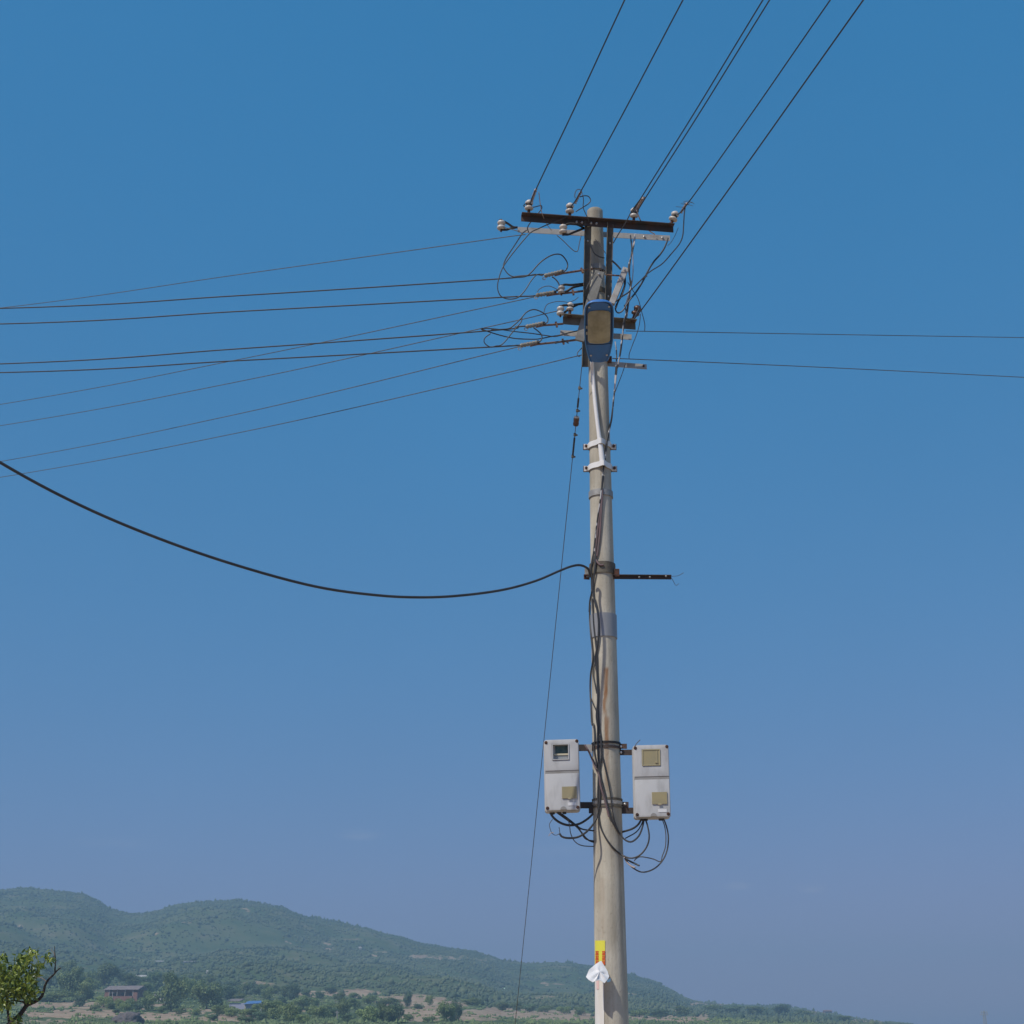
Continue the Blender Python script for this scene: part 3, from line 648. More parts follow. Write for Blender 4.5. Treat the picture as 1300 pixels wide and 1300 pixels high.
pcable([(Z3, 540, 545, 12.15), (Z3, 528, 650, 12.08), (Z3, 500, 770, 12.0), (Z3, 470, 880, 11.98), (Z3, 486, 1000, 11.98), (Z3, 500, 1060, 11.98), (Z3, 470, 1180, 11.98), (Z3, 440, 1290, 11.98), (Z5, 880, 540, 11.98), (Z5, 850, 640, 11.98), (Z5, 840, 780, 12.02), (Z5, 822, 900, 12.02),
        (Z5, 800, 1060, 12.02), (Z5, 778, 1180, 12.04), (Z6, 748, 180, 12.04), (Z6, 735, 300, 12.05), (Z6, 712, 500, 12.07), (Z6, 700, 650, 12.08), (Z6, 678, 760, .02), (Z6, 655, 900, .024), (Z6, 640, 1010, .024), (Z6, 620, 1120, .02), (Z6, 605, 1290, .018), (Z7, 535, 210, .018), (Z7, 505, 420, .016), (Z7, 485, 650, .016)],
       .0065, 'white and black mottled cable of the bundle beside the lamp', 'wire_white')
pcable([(Z3, 520, 600, 12.12), (Z3, 515, 750, 12.04), (Z3, 518, 900, 12.02), (Z3, 512, 1010, 12.02), (Z3, 495, 1110, 12.02), (Z5, 900, 520, 12.02), (Z5, 885, 620, 12.02)], .004, 'thin pale cable hanging from the pale crossarm beside the bundle', 'wire_pale')
pcable([(Z5, 752, 870, 12.05), (Z5, 765, 960, 12.05), (Z5, 768, 1060, 12.05), (Z5, 760, 1180, 12.05), (Z5, 752, 1290, 12.05), (Z6, 722, 400, 12.07), (Z6, 708, 560, 12.09)], .0055, 'short pale cable joining the bundle under the lamp', 'wire_white')
pcable([(Z6, 690, 700, .016), (Z6, 668, 790, .022), (Z6, 648, 900, .024), (Z6, 628, 1040, .022), (Z6, 615, 1170, .018)], .0055, 'whitish strand across the white lamp clamps', 'wire_white')
pcable([(Z7, 553, 140, .013), (Z7, 545, 250, .012), (Z7, 538, 380, .012), (Z7, 528, 520, .012), (Z7, 515, 640, .012), (Z7, 505, 690, .012)], .0085, 'broad mauve cable on the pole above the mid height clamp', 'wire_mauve')
pcable([(Z7, 548, 180, .012), (Z7, 530, 330, .012), (Z7, 510, 500, .012), (Z7, 495, 650, .012), (Z7, 500, 720, .02), (Z7, 530, 760, .024), (Z7, 560, 760, .018)], .0075, 'reddish cable bending into the mid height clamp', 'wire_mauve')
pcable([(Z7, 485, 640, .014), (Z7, 468, 710, .018), (Z7, 458, 800, .02), (Z7, 462, 900, .016), (Z7, 466, 970, .014), (Z7, 448, 1060, .012), (Z7, 443, 1150, .012), (Z9, 498, 60, .012), (Z9, 496, 180, .012), (Z9, 505, 320, .014), (Z9, 518, 440, .012), (Z9, 525, 560, .012), (Z9, 505, 690, .012), (Z9, 500, 830, .012), (Z9, 508, 1000, .012), (Z9, 516, 1150, .012), (Z8, 545, 0, .012), (Z8, 553, 120, .016), (Z8, 548, 210, .012), (Z8, 570, 330, .012), (Z8, 600, 430, .014), (Z8, 640, 590, .014), (Z8, 690, 780, .014), (Z8, 735, 860, .014), (Z8, 768, 912, .02), (Z8, 810, 955, 12.05), (Z8, 860, 965, 12.02), (Z8, 915, 920, 12.02), (Z8, 945, 850, 12.03), (Z8, 960, 778, 12.06)],
       .0072, 'outer left black cable down the pole, ending under the right meter box')
pcable([(Z7, 490, 650, .014), (Z7, 498, 720, .02), (Z7, 488, 810, .022), (Z7, 474, 930, .016), (Z7, 480, 1020, .012), (Z7, 500, 1110, .012), (Z9, 540, 0, .012), (Z9, 560, 80, .014), (Z9, 577, 200, .016), (Z9, 575, 350, .018), (Z9, 558, 480, .016), (Z9, 545, 560, .016), (Z9, 562, 660, .012), (Z9, 568, 790, .012), (Z9, 570, 950, .012), (Z9, 558, 1080, .012), (Z9, 575, 1200, .012), (Z8, 578, 20, .012), (Z8, 578, 160, .016), (Z8, 582, 280, .012), (Z8, 596, 420, .016), (Z8, 596, 560, .016), (Z8, 590, 680, .018), (Z8, 565, 780, .024), (Z8, 500, 870, 12.0), (Z8, 420, 925, 12.0), (Z8, 340, 936, 12.0), (Z8, 285, 925, 12.0), (Z8, 262, 898, 12.0)],
       .0085, 'thick black cable whose loose lower end curls left below the left meter box')
pcable([(Z9, 520, 0, .011), (Z9, 528, 150, .011), (Z9, 535, 260, .011), (Z9, 550, 400, .011), (Z9, 562, 520, .011), (Z9, 566, 700, .011), (Z9, 576, 850, .011), (Z9, 572, 1010, .011), (Z9, 583, 1160, .011), (Z9, 600, 1290, .011), (Z8, 606, 120, .016), (Z8, 610, 250, .012), (Z8, 596, 350, .012), (Z8, 585, 480, .012), (Z8, 580, 650, .012), (Z8, 590, 800, .012), (Z8, 630, 910, .012), (Z8, 700, 1010, .012), (Z8, 770, 1070, .014), (Z8, 845, 1101, 12.04), (Z8, 920, 1080, 12.0), (Z8, 980, 1010, 12.0), (Z8, 1002, 930, 12.0), (Z8, 990, 840, 12.03), (Z8, 970, 778, 12.06)],
       .0072, 'black cable making the widest loop across the pole up to the right meter box')
pcable([(Z9, 505, 910, .011), (Z9, 530, 970, .011), (Z9, 556, 1030, .011), (Z9, 578, 1130, .011), (Z9, 590, 1260, .011), (Z8, 598, 80, .016), (Z8, 606, 200, .011), (Z8, 625, 300, .011), (Z8, 655, 430, .011), (Z8, 680, 560, .011), (Z8, 695, 680, .015), (Z8, 715, 790, .011), (Z8, 745, 870, .011), (Z8, 765, 900, .013)],
       .006, 'thinner black cable crossing the pole between the two meter boxes')
pcable([(Z8, 470, 165, 12.06), (Z8, 500, 215, 12.06), (Z8, 525, 270, .014), (Z8, 555, 350, .014), (Z8, 590, 420, .02), (Z8, 600, 500, .018), (Z8, 640, 640, .016), (Z8, 670, 760, .014)], .008, 'brownish cable slanting from the upper meter bracket onto the pole', 'wire_mauve')
pcable([(Z9, 545, 590, .012), (Z9, 528, 690, .012), (Z9, 545, 790, .012), (Z9, 560, 870, .012)], .005, 'short crossing cable on the pole above the rust stain')

MG = 'loose cables under the meter boxes'
def mcable(pts, y, r, label, m='wire'):
    ys = [y[0] + (y[1] - y[0]) * i / (len(pts) - 1) for i in range(len(pts))]
    wire('cable', [P(*Z8(a, b), k) for (a, b), k in zip(pts, ys)], r, label, 'cable', m, MG, n=6)
mcable([(185, 725), (215, 770), (270, 810), (340, 830), (420, 820), (490, 780), (540, 735)], (12.07, 12.13), .0098, 'thick black cable from under the left meter box straight to the pole')
mcable([(240, 725), (310, 775), (400, 840), (440, 885), (475, 930), (510, 958), (545, 970)], (12.06, 12.17), .0065, 'black cable sloping from the left meter box, reaching the pole lowest but one')
mcable([(250, 722), (300, 752), (350, 790), (400, 830), (450, 862), (545, 876)], (12.06, 12.16), .0065, 'black cable sloping from the left meter box, reaching the pole highest')
mcable([(330, 770), (345, 830), (355, 900), (390, 965), (450, 998), (545, 1005)], (12.06, 12.17), .0042, 'thin cable hanging lowest from the left meter box to the pole', 'wire_grey')
mcable([(430, 855), (445, 900), (480, 945), (545, 958)], (12.08, 12.17), .0042, 'thin short cable under the left meter box', 'wire_grey')
mcable([(260, 900), (230, 912), (200, 895), (185, 860), (180, 820), (205, 780)], (12.0, 12.03), .003, 'thin frayed strand at the loose cable end, curling up', 'wire_grey')
mcable([(265, 905), (262, 870), (258, 845)], (12.0, 12.0), .003, 'thin frayed strand at the loose cable end, pointing up', 'wire_grey')
mcable([(215, 890), (190, 895), (172, 920)], (12.0, 12.0), .003, 'thin frayed strand at the loose cable end, pointing down', 'wire_pale')
mcable([(940, 778), (910, 825), (860, 860), (778, 886)], (12.06, 12.17), .0085, 'thick black cable from the right meter box to the pole, uppermost')
mcable([(955, 780), (930, 840), (890, 890), (805, 938)], (12.06, 12.19), .005, 'thin cable from the right meter box to the pole, second from top', 'wire')
mcable([(1108, 778), (1130, 840), (1140, 920), (1135, 1010), (1110, 1085), (1095, 1130), (1040, 1110), (990, 1098), (930, 1090), (895, 1105), (878, 1125)], (12.06, 12.02), .0045, 'thin inner wire looping from the right meter box corner', 'wire_grey')
mcable([(1122, 778), (1145, 840), (1160, 920), (1155, 1010), (1130, 1090), (1080, 1160), (1010, 1205), (940, 1216), (880, 1190), (835, 1150), (800, 1100)], (12.06, 12.1), .0062, 'outer wire in the largest loop below the right meter box', 'wire_grey')
mcable([(795, 1090), (815, 1130), (850, 1165), (885, 1180)], (12.13, 12.05), .0065, 'yellowish cable end under the right loop', 'wire_pale')
mcable([(800, 1098), (850, 1130), (920, 1163)], (12.13, 12.02), .0075, 'short cut cable end sticking out right of the pole')

# ------------------------------------------------------------------ street lamp
lb = P(760.2, 459, 11.82); lt = P(760.6, 383, 11.19)
lamp = thing('street_lamp', PF(763, 575, .03), 'blue street lamp head seen from below on a white pipe arm', 'street lamp')
ls = (lt - lb); LL = ls.length; ls.normalize(); lx = Vector((1, 0, 0)); lx = (lx - ls * lx.dot(ls)).normalized(); ln = lx.cross(ls)
if ln.z < 0: ln = -ln
WID = [(0, .062), (.02, .076), (.08, .088), (.16, .099), (.26, .110), (.36, .118), (.5, .121), (.7, .121), (.84, .120), (.91, .116), (.955, .104), (.985, .082), (1, .052)]
HGT = [(0, .05), (.1, .075), (.3, .095), (.6, .105), (.85, .085), (.955, .06), (1, .03)]
def interp(tab, s):
    for (a, u), (b, v) in zip(tab, tab[1:]):
        if s <= b: return u + (v - u) * (s - a) / (b - a)
    return tab[-1][1]
SS = sorted(set([i / 24 for i in range(25)] + [w[0] for w in WID]))
bm = bmesh.new(); rings = []
for s in SS:
    w, h = interp(WID, s), interp(HGT, s); c = lb + ls * (s * LL); ring = []
    for k in range(17):
        a = math.pi * k / 16; ring.append(bm.verts.new(c + lx * (w * math.cos(a)) + ln * (h * math.sin(a) ** .8 + .004)))
    for k in range(1, 8):                                   # shallow belly under the rim
        u = 1 - 2 * k / 8; ring.append(bm.verts.new(c - lx * (-w * -u) * 1.0 + ln * (-.012 * (1 - u * u))))
    rings.append(ring)
for a, b in zip(rings, rings[1:]):
    n = len(a)
    for k in range(n): bm.faces.new((a[k], a[(k + 1) % n], b[(k + 1) % n], b[k]))
bm.faces.new(rings[0][::-1]); bm.faces.new(rings[-1])
finish(bm, 'housing', 'blue_shell', lamp, angle=50)
def outline(grow, down, s0=0., s1=1.):
    sel = [s for s in SS if s0 <= s <= s1]
    L_ = [lb + ls * (s * LL) - lx * (interp(WID, s) + grow) + ln * down for s in sel]
    R_ = [lb + ls * (s * LL) + lx * (interp(WID, s) + grow) + ln * down for s in sel]
    return L_ + R_[::-1]
bm = bmesh.new(); tube(bm, outline(.002, -.001), .0055, 8); finish(bm, 'rim', 'blue_rim', lamp)
bm = bmesh.new(); q = outline(-.013, -.008, .3); tube(bm, q, .0035, 6); finish(bm, 'gasket', 'gasket', lamp)
# reflector pan, bulb, lens
def panel(s0, s1, grow, bulge, base, rows=14, colsn=14, rounded=.018, thick=.004):
    bm = bmesh.new(); V = []
    for i in range(rows + 1):
        row = []
        for j in range(colsn + 1):
            u, v = j / colsn * 2 - 1, i / rows
            s = s0 + (s1 - s0) * v
            wf = .098 + grow
            cv = 1 - (max(0, abs(v - .5) * 2 - .86) / .14) ** 2 * .16
            b_ = (1 - abs(u) ** 3.2) * (1 - abs(2 * v - 1) ** 4)
            sag = .012 * (1 - u * u) * (1 if v > .5 else -1) * abs(2 * v - 1) ** 3
            row.append(bm.verts.new(lb + ls * (s * LL + sag) + lx * (wf * cv * u) + ln * (base - bulge * b_)))
        V.append(row)
    for i in range(rows):
        for j in range(colsn): bm.faces.new((V[i][j], V[i][j + 1], V[i + 1][j + 1], V[i + 1][j]))
    r = bmesh.ops.solidify(bm, geom=bm.faces[:], thickness=thick)
    return bm
finish(panel(.345, .86, .0, .004, -.0145), 'reflector', mat('reflector', (.75, .69, .5), .4, .2), lamp)
bm = bmesh.new(); mid_ = lb + ls * (.60 * LL) - ln * .025
tube(bm, smooth_path([mid_ - ls * .075 - lx * .012, mid_ + ls * .05 - lx * .012, mid_ + ls * .068 , mid_ + ls * .05 + lx * .012, mid_ - ls * .075 + lx * .012], 6), .0055, 8)
finish(bm, 'bulb', mat('bulb_glass', (.80, .78, .68), .3), lamp)
finish(panel(.345, .86, .0, .030, -.017), 'lens', 'lens', lamp, angle=60)
bm = bmesh.new()
for sx, s in ((-.105, .60), (-.104, .5)):
    box(bm, lb + ls * (s * LL) + lx * sx - ln * .004, lx * .010, ls * .016, ln * .008, .002)
finish(bm, 'latch', 'galv', lamp)
for sx, s_ in ((-.085, .925), (.085, .925), (-.07, .12), (.07, .12)):
    bm = bmesh.new(); lathe(bm, lb + ls * (s_ * LL) + lx * sx - ln * .006, -ln, [(.009, 0), (.009, .006), (.004, .008), (.001, .0085)], 10); finish(bm, 'screw', 'bolt', lamp)
bm = bmesh.new(); tube(bm, [lb + ls * (.31 * LL) + lx * (.112 * (k / 8 - 1)) - ln * (.0128 * (1 - (k / 8 - 1) ** 2) + .001) for k in range(17)], .0028, 6); finish(bm, 'seam', 'gasket', lamp)
# arm: white pipe up the face of the pole, bending out into the lamp head
pp = [PF(764.8, 588, .024), PF(763.2, 572, .024), PF(759.5, 545, .026), PF(755.5, 510, .028), PF(752.5, 475, .03)]
pp += [P(751.6, 460, 12.03), P(751.3, 449, 12.0), P(753, 441, 11.93), lb + ls * .16 + ln * .07, lb + ls * .22 + ln * .05]
rr = lambda t: .024 if t < .1 else (.024 - .006 * min(1, (t - .1) / .12))
bm = bmesh.new(); tube(bm, smooth_path(pp, 6), rr, 14); finish(bm, 'pipe_arm', 'white_paint', lamp)
def saddle(py, pxm, label=None):
    bm = bmesh.new()
    zc = PF(pxm, py, .02).z; c = axis_at(zc); r0 = rad_at(zc)
    xm = PF(pxm, py, .02).x - c.x; am = math.asin(max(-1, min(1, xm / r0)))
    prof = []
    for i in range(41):
        a = -math.pi / 2 + math.pi * i / 40
        hump = .046 * math.exp(-((a - am) / .26) ** 2)
        prof.append((a, r0 + .006 + hump))
    ins = [c + Vector((math.sin(a) * r, -math.cos(a) * r, 0)) for a, r in prof]
    ins = [ins[0] + Vector((-.045, 0, 0))] + ins + [ins[-1] + Vector((.045, 0, 0))]
    w = .05
    tl = []
    for i, p in enumerate(ins):
        k = min(max(i - 1, 0), 40); a, r = prof[k]
        d = Vector((math.sin(a), -math.cos(a), 0)) if 0 < i < len(ins) - 1 else Vector((0, -1, 0))
        tl.append([bm.verts.new(p + Vector((0, 0, -w / 2))), bm.verts.new(p + d * .007 + Vector((0, 0, -w / 2))), bm.verts.new(p + d * .007 + Vector((0, 0, w / 2))), bm.verts.new(p + Vector((0, 0, w / 2)))])
    for a, b in zip(tl, tl[1:]):
        for k in range(4): bm.faces.new((a[k], a[(k + 1) % 4], b[(k + 1) % 4], b[k]))
    bm.faces.new(tl[0]); bm.faces.new(tl[-1][::-1])
    o = finish(bm, 'pipe_clamp', 'white_paint', lamp, angle=35)
    for sg in (-1, 1):
        q = c + Vector((sg * (r0 + .03), -.012, 0))
        bm = bmesh.new(); lathe(bm, q, Vector((0, -1, 0)), [(.014, 0), (.014, .012), (.007, .015), (.007, .03)], 6)
        b_ = finish(bm, 'bolt', 'rust', o); b_.matrix_parent_inverse = Matrix.Identity(4); b_.parent = o
        b_.matrix_parent_inverse = (Matrix.Translation(lamp.location) @ o.matrix_parent_inverse).inverted()
    bm = bmesh.new()
    hoop_half = [c + Vector((math.cos(t * math.pi / 16) * (r0 + .006), math.sin(t * math.pi / 16) * (r0 + .006), 0)) for t in range(17)]
    for p, q in zip(hoop_half, hoop_half[1:]): flat_bar(bm, p, q, w, .006)
    box(bm, c + Vector((r0 + .03, .012, 0)), Vector((.026, 0, 0)), Vector((0, .008, 0)), Vector((0, 0, .025))); box(bm, c + Vector((-r0 - .03, .012, 0)), Vector((.026, 0, 0)), Vector((0, .008, 0)), Vector((0, 0, .025)))
    finish(bm, 'back_strap', 'rust', lamp, smooth=False)
saddle(561, 762.5); saddle(589, 764.8)

# ------------------------------------------------------------------ meter boxes
def rounded_rect(w, h, r, n=5):
    pts = []
    for cx, cz, a0_ in ((w - r, h - r, 0), (-w + r, h - r, 90), (-w + r, -h + r, 180), (w - r, -h + r, 270)):
        for i in range(n + 1):
            a = R(a0_ + 90 * i / n); pts.append((cx + r * math.cos(a), cz + r * math.sin(a)))
    return pts
def meter_box(TL, TR, BL, BR, y, label, kind):
    tl, tr, bl, br = (P(*q, y) for q in (TL, TR, BL, BR))
    c = (tl + tr + bl + br) / 4; X = ((tr + br) - (tl + bl)) / 4; Zv = ((tl + tr) - (bl + br)) / 4
    hw, hh = X.length, Zv.length; ux, uz = X.normalized(), Zv.normalized(); uy = Vector((0, 1, 0)); dep = .13
    root = thing('meter_box', c + uy * .15, label, 'meter box', 'electricity meter boxes on the pole')
    def at(u, v, d=0): return c + ux * (u * hw) + uz * (v * hh) + uy * d      # u, v in -1..1, d into the box
    def slab(name, pts, d0, d1, m, par=root, bev=.0, sm=True):
        bm = bmesh.new(); prism(bm, [at(u, v, d0) for u, v in pts], uy * (d1 - d0))
        if bev: bmesh.ops.bevel(bm, geom=bm.edges[:], offset=bev, segments=2, affect='EDGES', profile=.6)
        o = finish(bm, name, m, par, smooth=bool(bev))
        if par is not root: o.matrix_parent_inverse = (Matrix.Translation(root.location) @ par.matrix_parent_inverse).inverted()
        return o
    rr_ = [(x / hw, z / hh) for x, z in rounded_rect(hw, hh, .022)]
    r2 = [(x / hw, z / hh) for x, z in rounded_rect(hw - .007, hh - .007, .02)]
    slab('back_shell', rr_, .042, dep, 'fibre', bev=.006)
    # front cover with the window cut out and a horizontal groove
    (u0, u1, v0, v1) = (-.55, .43, .40, .86) if kind == 'open' else (-.52, .50, .40, .86)
    g0, g1 = .03, .115
    def plate(us, vs, d0, d1, cuts, m='fibre'):
        bm = bmesh.new()
        for i in range(len(us) - 1):
            for j in range(len(vs) - 1):
                if (i, j) in cuts: continue
                x0, x1, y0_, y1_ = us[i], us[i + 1], vs[j], vs[j + 1]
                prism(bm, [at(x0, y0_, d0), at(x1, y0_, d0), at(x1, y1_, d0), at(x0, y1_, d0)], uy * (d1 - d0))
        return bm
    # upper cover: frame of four bars around the window, mitre-free grid joined
    def cover(pts_out, hole, name):
        bm = bmesh.new()
        ring_o = [at(u, v, 0) for u, v in pts_out]
        vo = [bm.verts.new(p) for p in ring_o]; eo = [bm.edges.new((vo[i], vo[(i + 1) % len(vo)])) for i in range(len(vo))]
        ee = eo
        if hole:
            vh = [bm.verts.new(at(u, v, 0)) for u, v in hole]; ee = eo + [bm.edges.new((vh[i], vh[(i + 1) % len(vh)])) for i in range(len(vh))]
        bmesh.ops.triangle_fill(bm, edges=ee, use_beauty=True)
        ret = bmesh.ops.extrude_face_region(bm, geom=bm.faces[:])
        for v in [g for g in ret['geom'] if isinstance(g, bmesh.types.BMVert)]: v.co += uy * .038
        # soften the outside edge
        oe = [e for e in bm.edges if e.is_valid and len(e.link_faces) == 2 and abs(e.link_faces[0].normal.dot(e.link_faces[1].normal)) < .3 and all(abs((v.co - c).dot(uy)) < .001 for v in e.verts)]
        bmesh.ops.recalc_face_normals(bm, faces=bm.faces)
        bmesh.ops.bevel(bm, geom=oe, offset=.004, segments=2, affect='EDGES', profile=.6)
        return finish(bm, name, 'fibre', root, angle=35)
    top = [p for p in r2 if p[1] > 0]
    top = [(r2[0][0], g1)] + [p for p in r2 if p[1] > .5] + [(-r2[0][0], g1)]
    hole = [(u0, v0), (u1, v0), (u1, v1), (u0, v1)]
    cover(top, hole, 'upper_cover')
    bot = [(-r2[0][0], g0)] + [p for p in r2 if p[1] < -.5] + [(r2[0][0], g0)]
    # half-round cable notch at the bottom edge
    cover(bot, None, 'lower_cover')
    slab('groove', [(-.955, g0), (.955, g0), (.955, g1), (-.955, g1)], .0045, .042, 'fibre_edge')
    # window
    fr = .035
    for name_, pts in (('window_frame', None),):
        bm = bmesh.new()
        a_, b_, c_, d_ = u0 + .01, u1 - .01, v0 + .006, v1 - .006; tx, ty = .05, .022
        lip = -.006
        for q in ([(a_, c_), (b_, c_), (b_, c_ + ty), (a_, c_ + ty)], [(a_, d_ - ty), (b_, d_ - ty), (b_, d_), (a_, d_)], [(a_, c_ + ty), (a_ + tx, c_ + ty), (a_ + tx, d_ - ty), (a_, d_ - ty)], [(b_ - tx, c_ + ty), (b_, c_ + ty), (b_, d_ - ty), (b_ - tx, d_ - ty)]):
            prism(bm, [at(u, v, lip) for u, v in q], uy * .03)
        wf = finish(bm, 'window_frame', 'tan_edge' if kind != 'open' else 'fibre', root, smooth=False)
    if kind == 'open':
        slab('meter', [(u0 - .02, v0 - .01), (u1 + .02, v0 - .01), (u1 + .02, v1 + .01), (u0 - .02, v1 + .01)], .05, .1, 'meter_black')
        slab('meter_face', [(u0 + .2, v0 + .21), (u1 - .06, v0 + .21), (u1 - .06, v1 - .05), (u0 + .2, v1 - .05)], .034, .049, mat('meter_glass', (.04, .085, .085), .35, 0, (.09, .14, .13), 30, spec=.2))
        slab('meter_strip', [(u0 + .12, v0 + .155), (u1 - .02, v0 + .155), (u1 - .02, v0 + .2), (u0 + .12, v0 + .2)], .028, .049, 'cream_strip')
        slab('meter_base', [(u0 + .2, v0 + .03), (u1 - .06, v0 + .03), (u1 - .06, v0 + .15), (u0 + .2, v0 + .15)], .034, .049, 'meter_grey')
    else:
        slab('window_pane', [(u0 + .05, v0 + .025), (u1 - .05, v0 + .025), (u1 - .05, v1 - .025), (u0 + .05, v1 - .025)], -.002, .02, 'tan_plastic')
        slab('window_catch', [(u1 - .30, v0 + .08), (u1 - .16, v0 + .08), (u1 - .16, v0 + .105), (u1 - .30, v0 + .105)], -.010, -.002, 'tan_edge')
        slab('window_rib', [(u1 - .20, v0 + .11), (u1 - .17, v0 + .11), (u1 - .17, v1 - .04), (u1 - .20, v1 - .04)], -.006, -.002, 'tan_edge')
    fv0, fv1, fu0, fu1 = (-.66, -.34, -.03, .80) if kind == 'open' else (-.64, -.32, -.03, .80)
    fo = slab('breaker_flap', [(fu0, fv0), (fu1, fv0), (fu1, fv1), (fu0, fv1)], -.008, .0, 'tan_plastic')
    slab('flap_catch', [(.30, fv0 - .025), (.48, fv0 - .025), (.48, fv0 + .01), (.30, fv0 + .01)], -.0135, -.0085, 'tan_edge', fo)
    slab('label_plate', [(.30, -.86), (.76, -.86), (.76, -.78), (.30, -.78)], -.003, .0, 'label')
    for u, v in ((-.88, .90), (.88, .92), (-.86, -.91), (.84, -.91)):
        bm = bmesh.new(); lathe(bm, at(u, v, .0), -uy, [(.014, 0), (.013, .002), (.008, .0025), (.008, .006), (.001, .0065)], 12); finish(bm, 'corner_screw', 'rust', root)
    # plug in the bottom lip
    bm = bmesh.new(); pts = [at(.03 + math.cos(a) * .17, -.965 + math.sin(a) * .085, -.012) for a in [math.pi * i / 12 for i in range(13)]]
    prism(bm, pts, uy * .012); finish(bm, 'cable_plug', 'fibre_edge', root)
    bm = bmesh.new()
    for u in ((-.55, -.2, .1) if kind == 'open' else (-.5, -.35, .45, .55)):
        lathe(bm, at(u, -1.0, .07), -uz, [(.016, -.004), (.016, .012), (.011, .016)], 10)
    finish(bm, 'cable_gland', 'clamp_end', root)
    return root
meter_box(Z8(130, 120), Z8(424, 110), Z8(146, 716), Z8(435, 708), 12.0, 'grey meter box left of the pole, its window open on a dark meter', 'open')
meter_box(Z8(868, 164), Z8(1166, 156), Z8(884, 770), Z8(1184, 764), 12.0, 'grey meter box right of the pole, its window covered by yellowed plastic', 'shut')

# brackets carrying the boxes
def meter_bracket(pyc, hoops, bars, label):
    root = thing('mounting_bracket', axis_at(zat(pyc)), label, 'bracket', 'brackets carrying the meter boxes')
    for py, w, m in hoops:
        bm = bmesh.new(); hoop(bm, zat(py), w, .003, .006); finish(bm, 'hoop', m, root, angle=30)
    for (xa, ya, xb, yb), h, m, holes in bars:
        p, q = P(*Z8(xa, ya), AX - .035), P(*Z8(xb, yb), AX - .035)
        bm = bmesh.new(); prof = angle_bar(bm, p, q, Vector((0, 1, 0)), Vector((0, 0, -1)), h, .006, .05); finish(bm, 'rail', m, root, smooth=False)
        for X, Y in holes:
            bm = bmesh.new(); lathe(bm, P(*Z8(X, Y), AX - .0365), Vector((0, -1, 0)), [(.011, 0), (.011, .008), (.006, .012), (.006, .024)], 6); finish(bm, 'bolt', 'bolt', root)
    return root
meter_bracket(947, ((945, .018, 'black_iron'), (950.5, .02, 'dark_steel')), (((420, 163, 535, 163), .055, 'dark_steel', ()), ((750, 157, 818, 157), .042, 'dark_steel', ((768, 182),)), ((760, 206, 880, 206), .046, 'dark_steel', ((768, 230),))),
              'upper dark iron bracket and hoops behind the tops of both meter boxes')
meter_bracket(1021, ((1016, .014, 'olive_steel'), (1020.5, .028, 'galv_worn'), (1025.5, .014, 'olive_steel')), (((425, 638, 540, 638), .052, 'dark_steel', ()), ((503, 676, 540, 676), .055, 'dark_steel', ()), ((765, 637, 832, 637), .048, 'dark_steel', ((802, 656),)), ((775, 684, 890, 684), .05, 'dark_steel', ())),
              'lower dark iron bracket and pale hoops behind the bottoms of both meter boxes')
bm = bmesh.new(); prism(bm, [P(*Z8(462, 163), AX - .05), P(*Z8(530, 163), AX - .05), P(*Z8(530, 240), AX - .05)], Vector((0, .008, 0)))
tag(finish(bm, 'gusset_plate', 'galv_worn', smooth=False), 'small triangular plate between the left meter box and the pole', 'plate')
wire('loose_strand', [P(*Z8(a, b), 12.0) for a, b in ((880, 182), (895, 160), (912, 140), (928, 126))], .003, 'thin wire end sticking up from the right meter box corner', 'wire strand', 'wire_grey', sides=4)

# ------------------------------------------------------------------ sticker, paper and white strip on the pole's foot
def on_pole(pts_px, off, name, m, label=None, cat=None, n=10, parent=None, thick=.0012):
    """a sheet bent round the face of the pole, between two pixel rows"""
    (xl, xr, yt, yb) = pts_px
    bm = bmesh.new(); V = []
    rows = max(2, int((yb - yt) / 4))
    for i in range(rows + 1):
        py = yt + (yb - yt) * i / rows
        V.append([bm.verts.new(PF(xl + (xr - xl) * j / n, py, off)) for j in range(n + 1)])
    for i in range(rows):
        for j in range(n): bm.faces.new((V[i][j], V[i + 1][j], V[i + 1][j + 1], V[i][j + 1]))
    bmesh.ops.recalc_face_normals(bm, faces=bm.faces)
    bmesh.ops.solidify(bm, geom=bm.faces[:], thickness=thick)
    o = finish(bm, name, m, parent, angle=60)
    if label: tag(o, label, cat)
    return o
stk = thing('warning_sticker', PF(762, 1222, .01), 'yellow sticker with red characters near the foot of the pole', 'sticker')
on_pole((755.6, 768.2, 1194, 1225), .003, 'yellow_sheet', 'yellow', parent=stk)
bmr = bmesh.new()
def stroke(xl, xr, yt, yb):
    V = [[bmr.verts.new(PF(xl + (xr - xl) * j / 3, y_, .0056)) for j in range(4)] for y_ in (yt, yb)]
    for j in range(3): bmr.faces.new((V[0][j], V[1][j], V[1][j + 1], V[0][j + 1]))
for x0 in (756.0, 764.4):
    for k in range(3):
        y0 = 1207.4 + k * 6
        stroke(x0, x0 + 4.0, y0, y0 + 1.0); stroke(x0 + .3, x0 + 3.7, y0 + 2.1, y0 + 3.1); stroke(x0, x0 + 4.0, y0 + 4.2, y0 + 5.2)
        stroke(x0 + .4, x0 + 1.4, y0 + 1.0, y0 + 2.1); stroke(x0 + 2.6, x0 + 3.6, y0 + 1.0, y0 + 2.1); stroke(x0 + 1.5, x0 + 2.5, y0 + 3.1, y0 + 4.2); stroke(x0 + 3.0, x0 + 3.9, y0 + 3.1, y0 + 4.2); stroke(x0 + .1, x0 + .9, y0 + 3.1, y0 + 4.2)
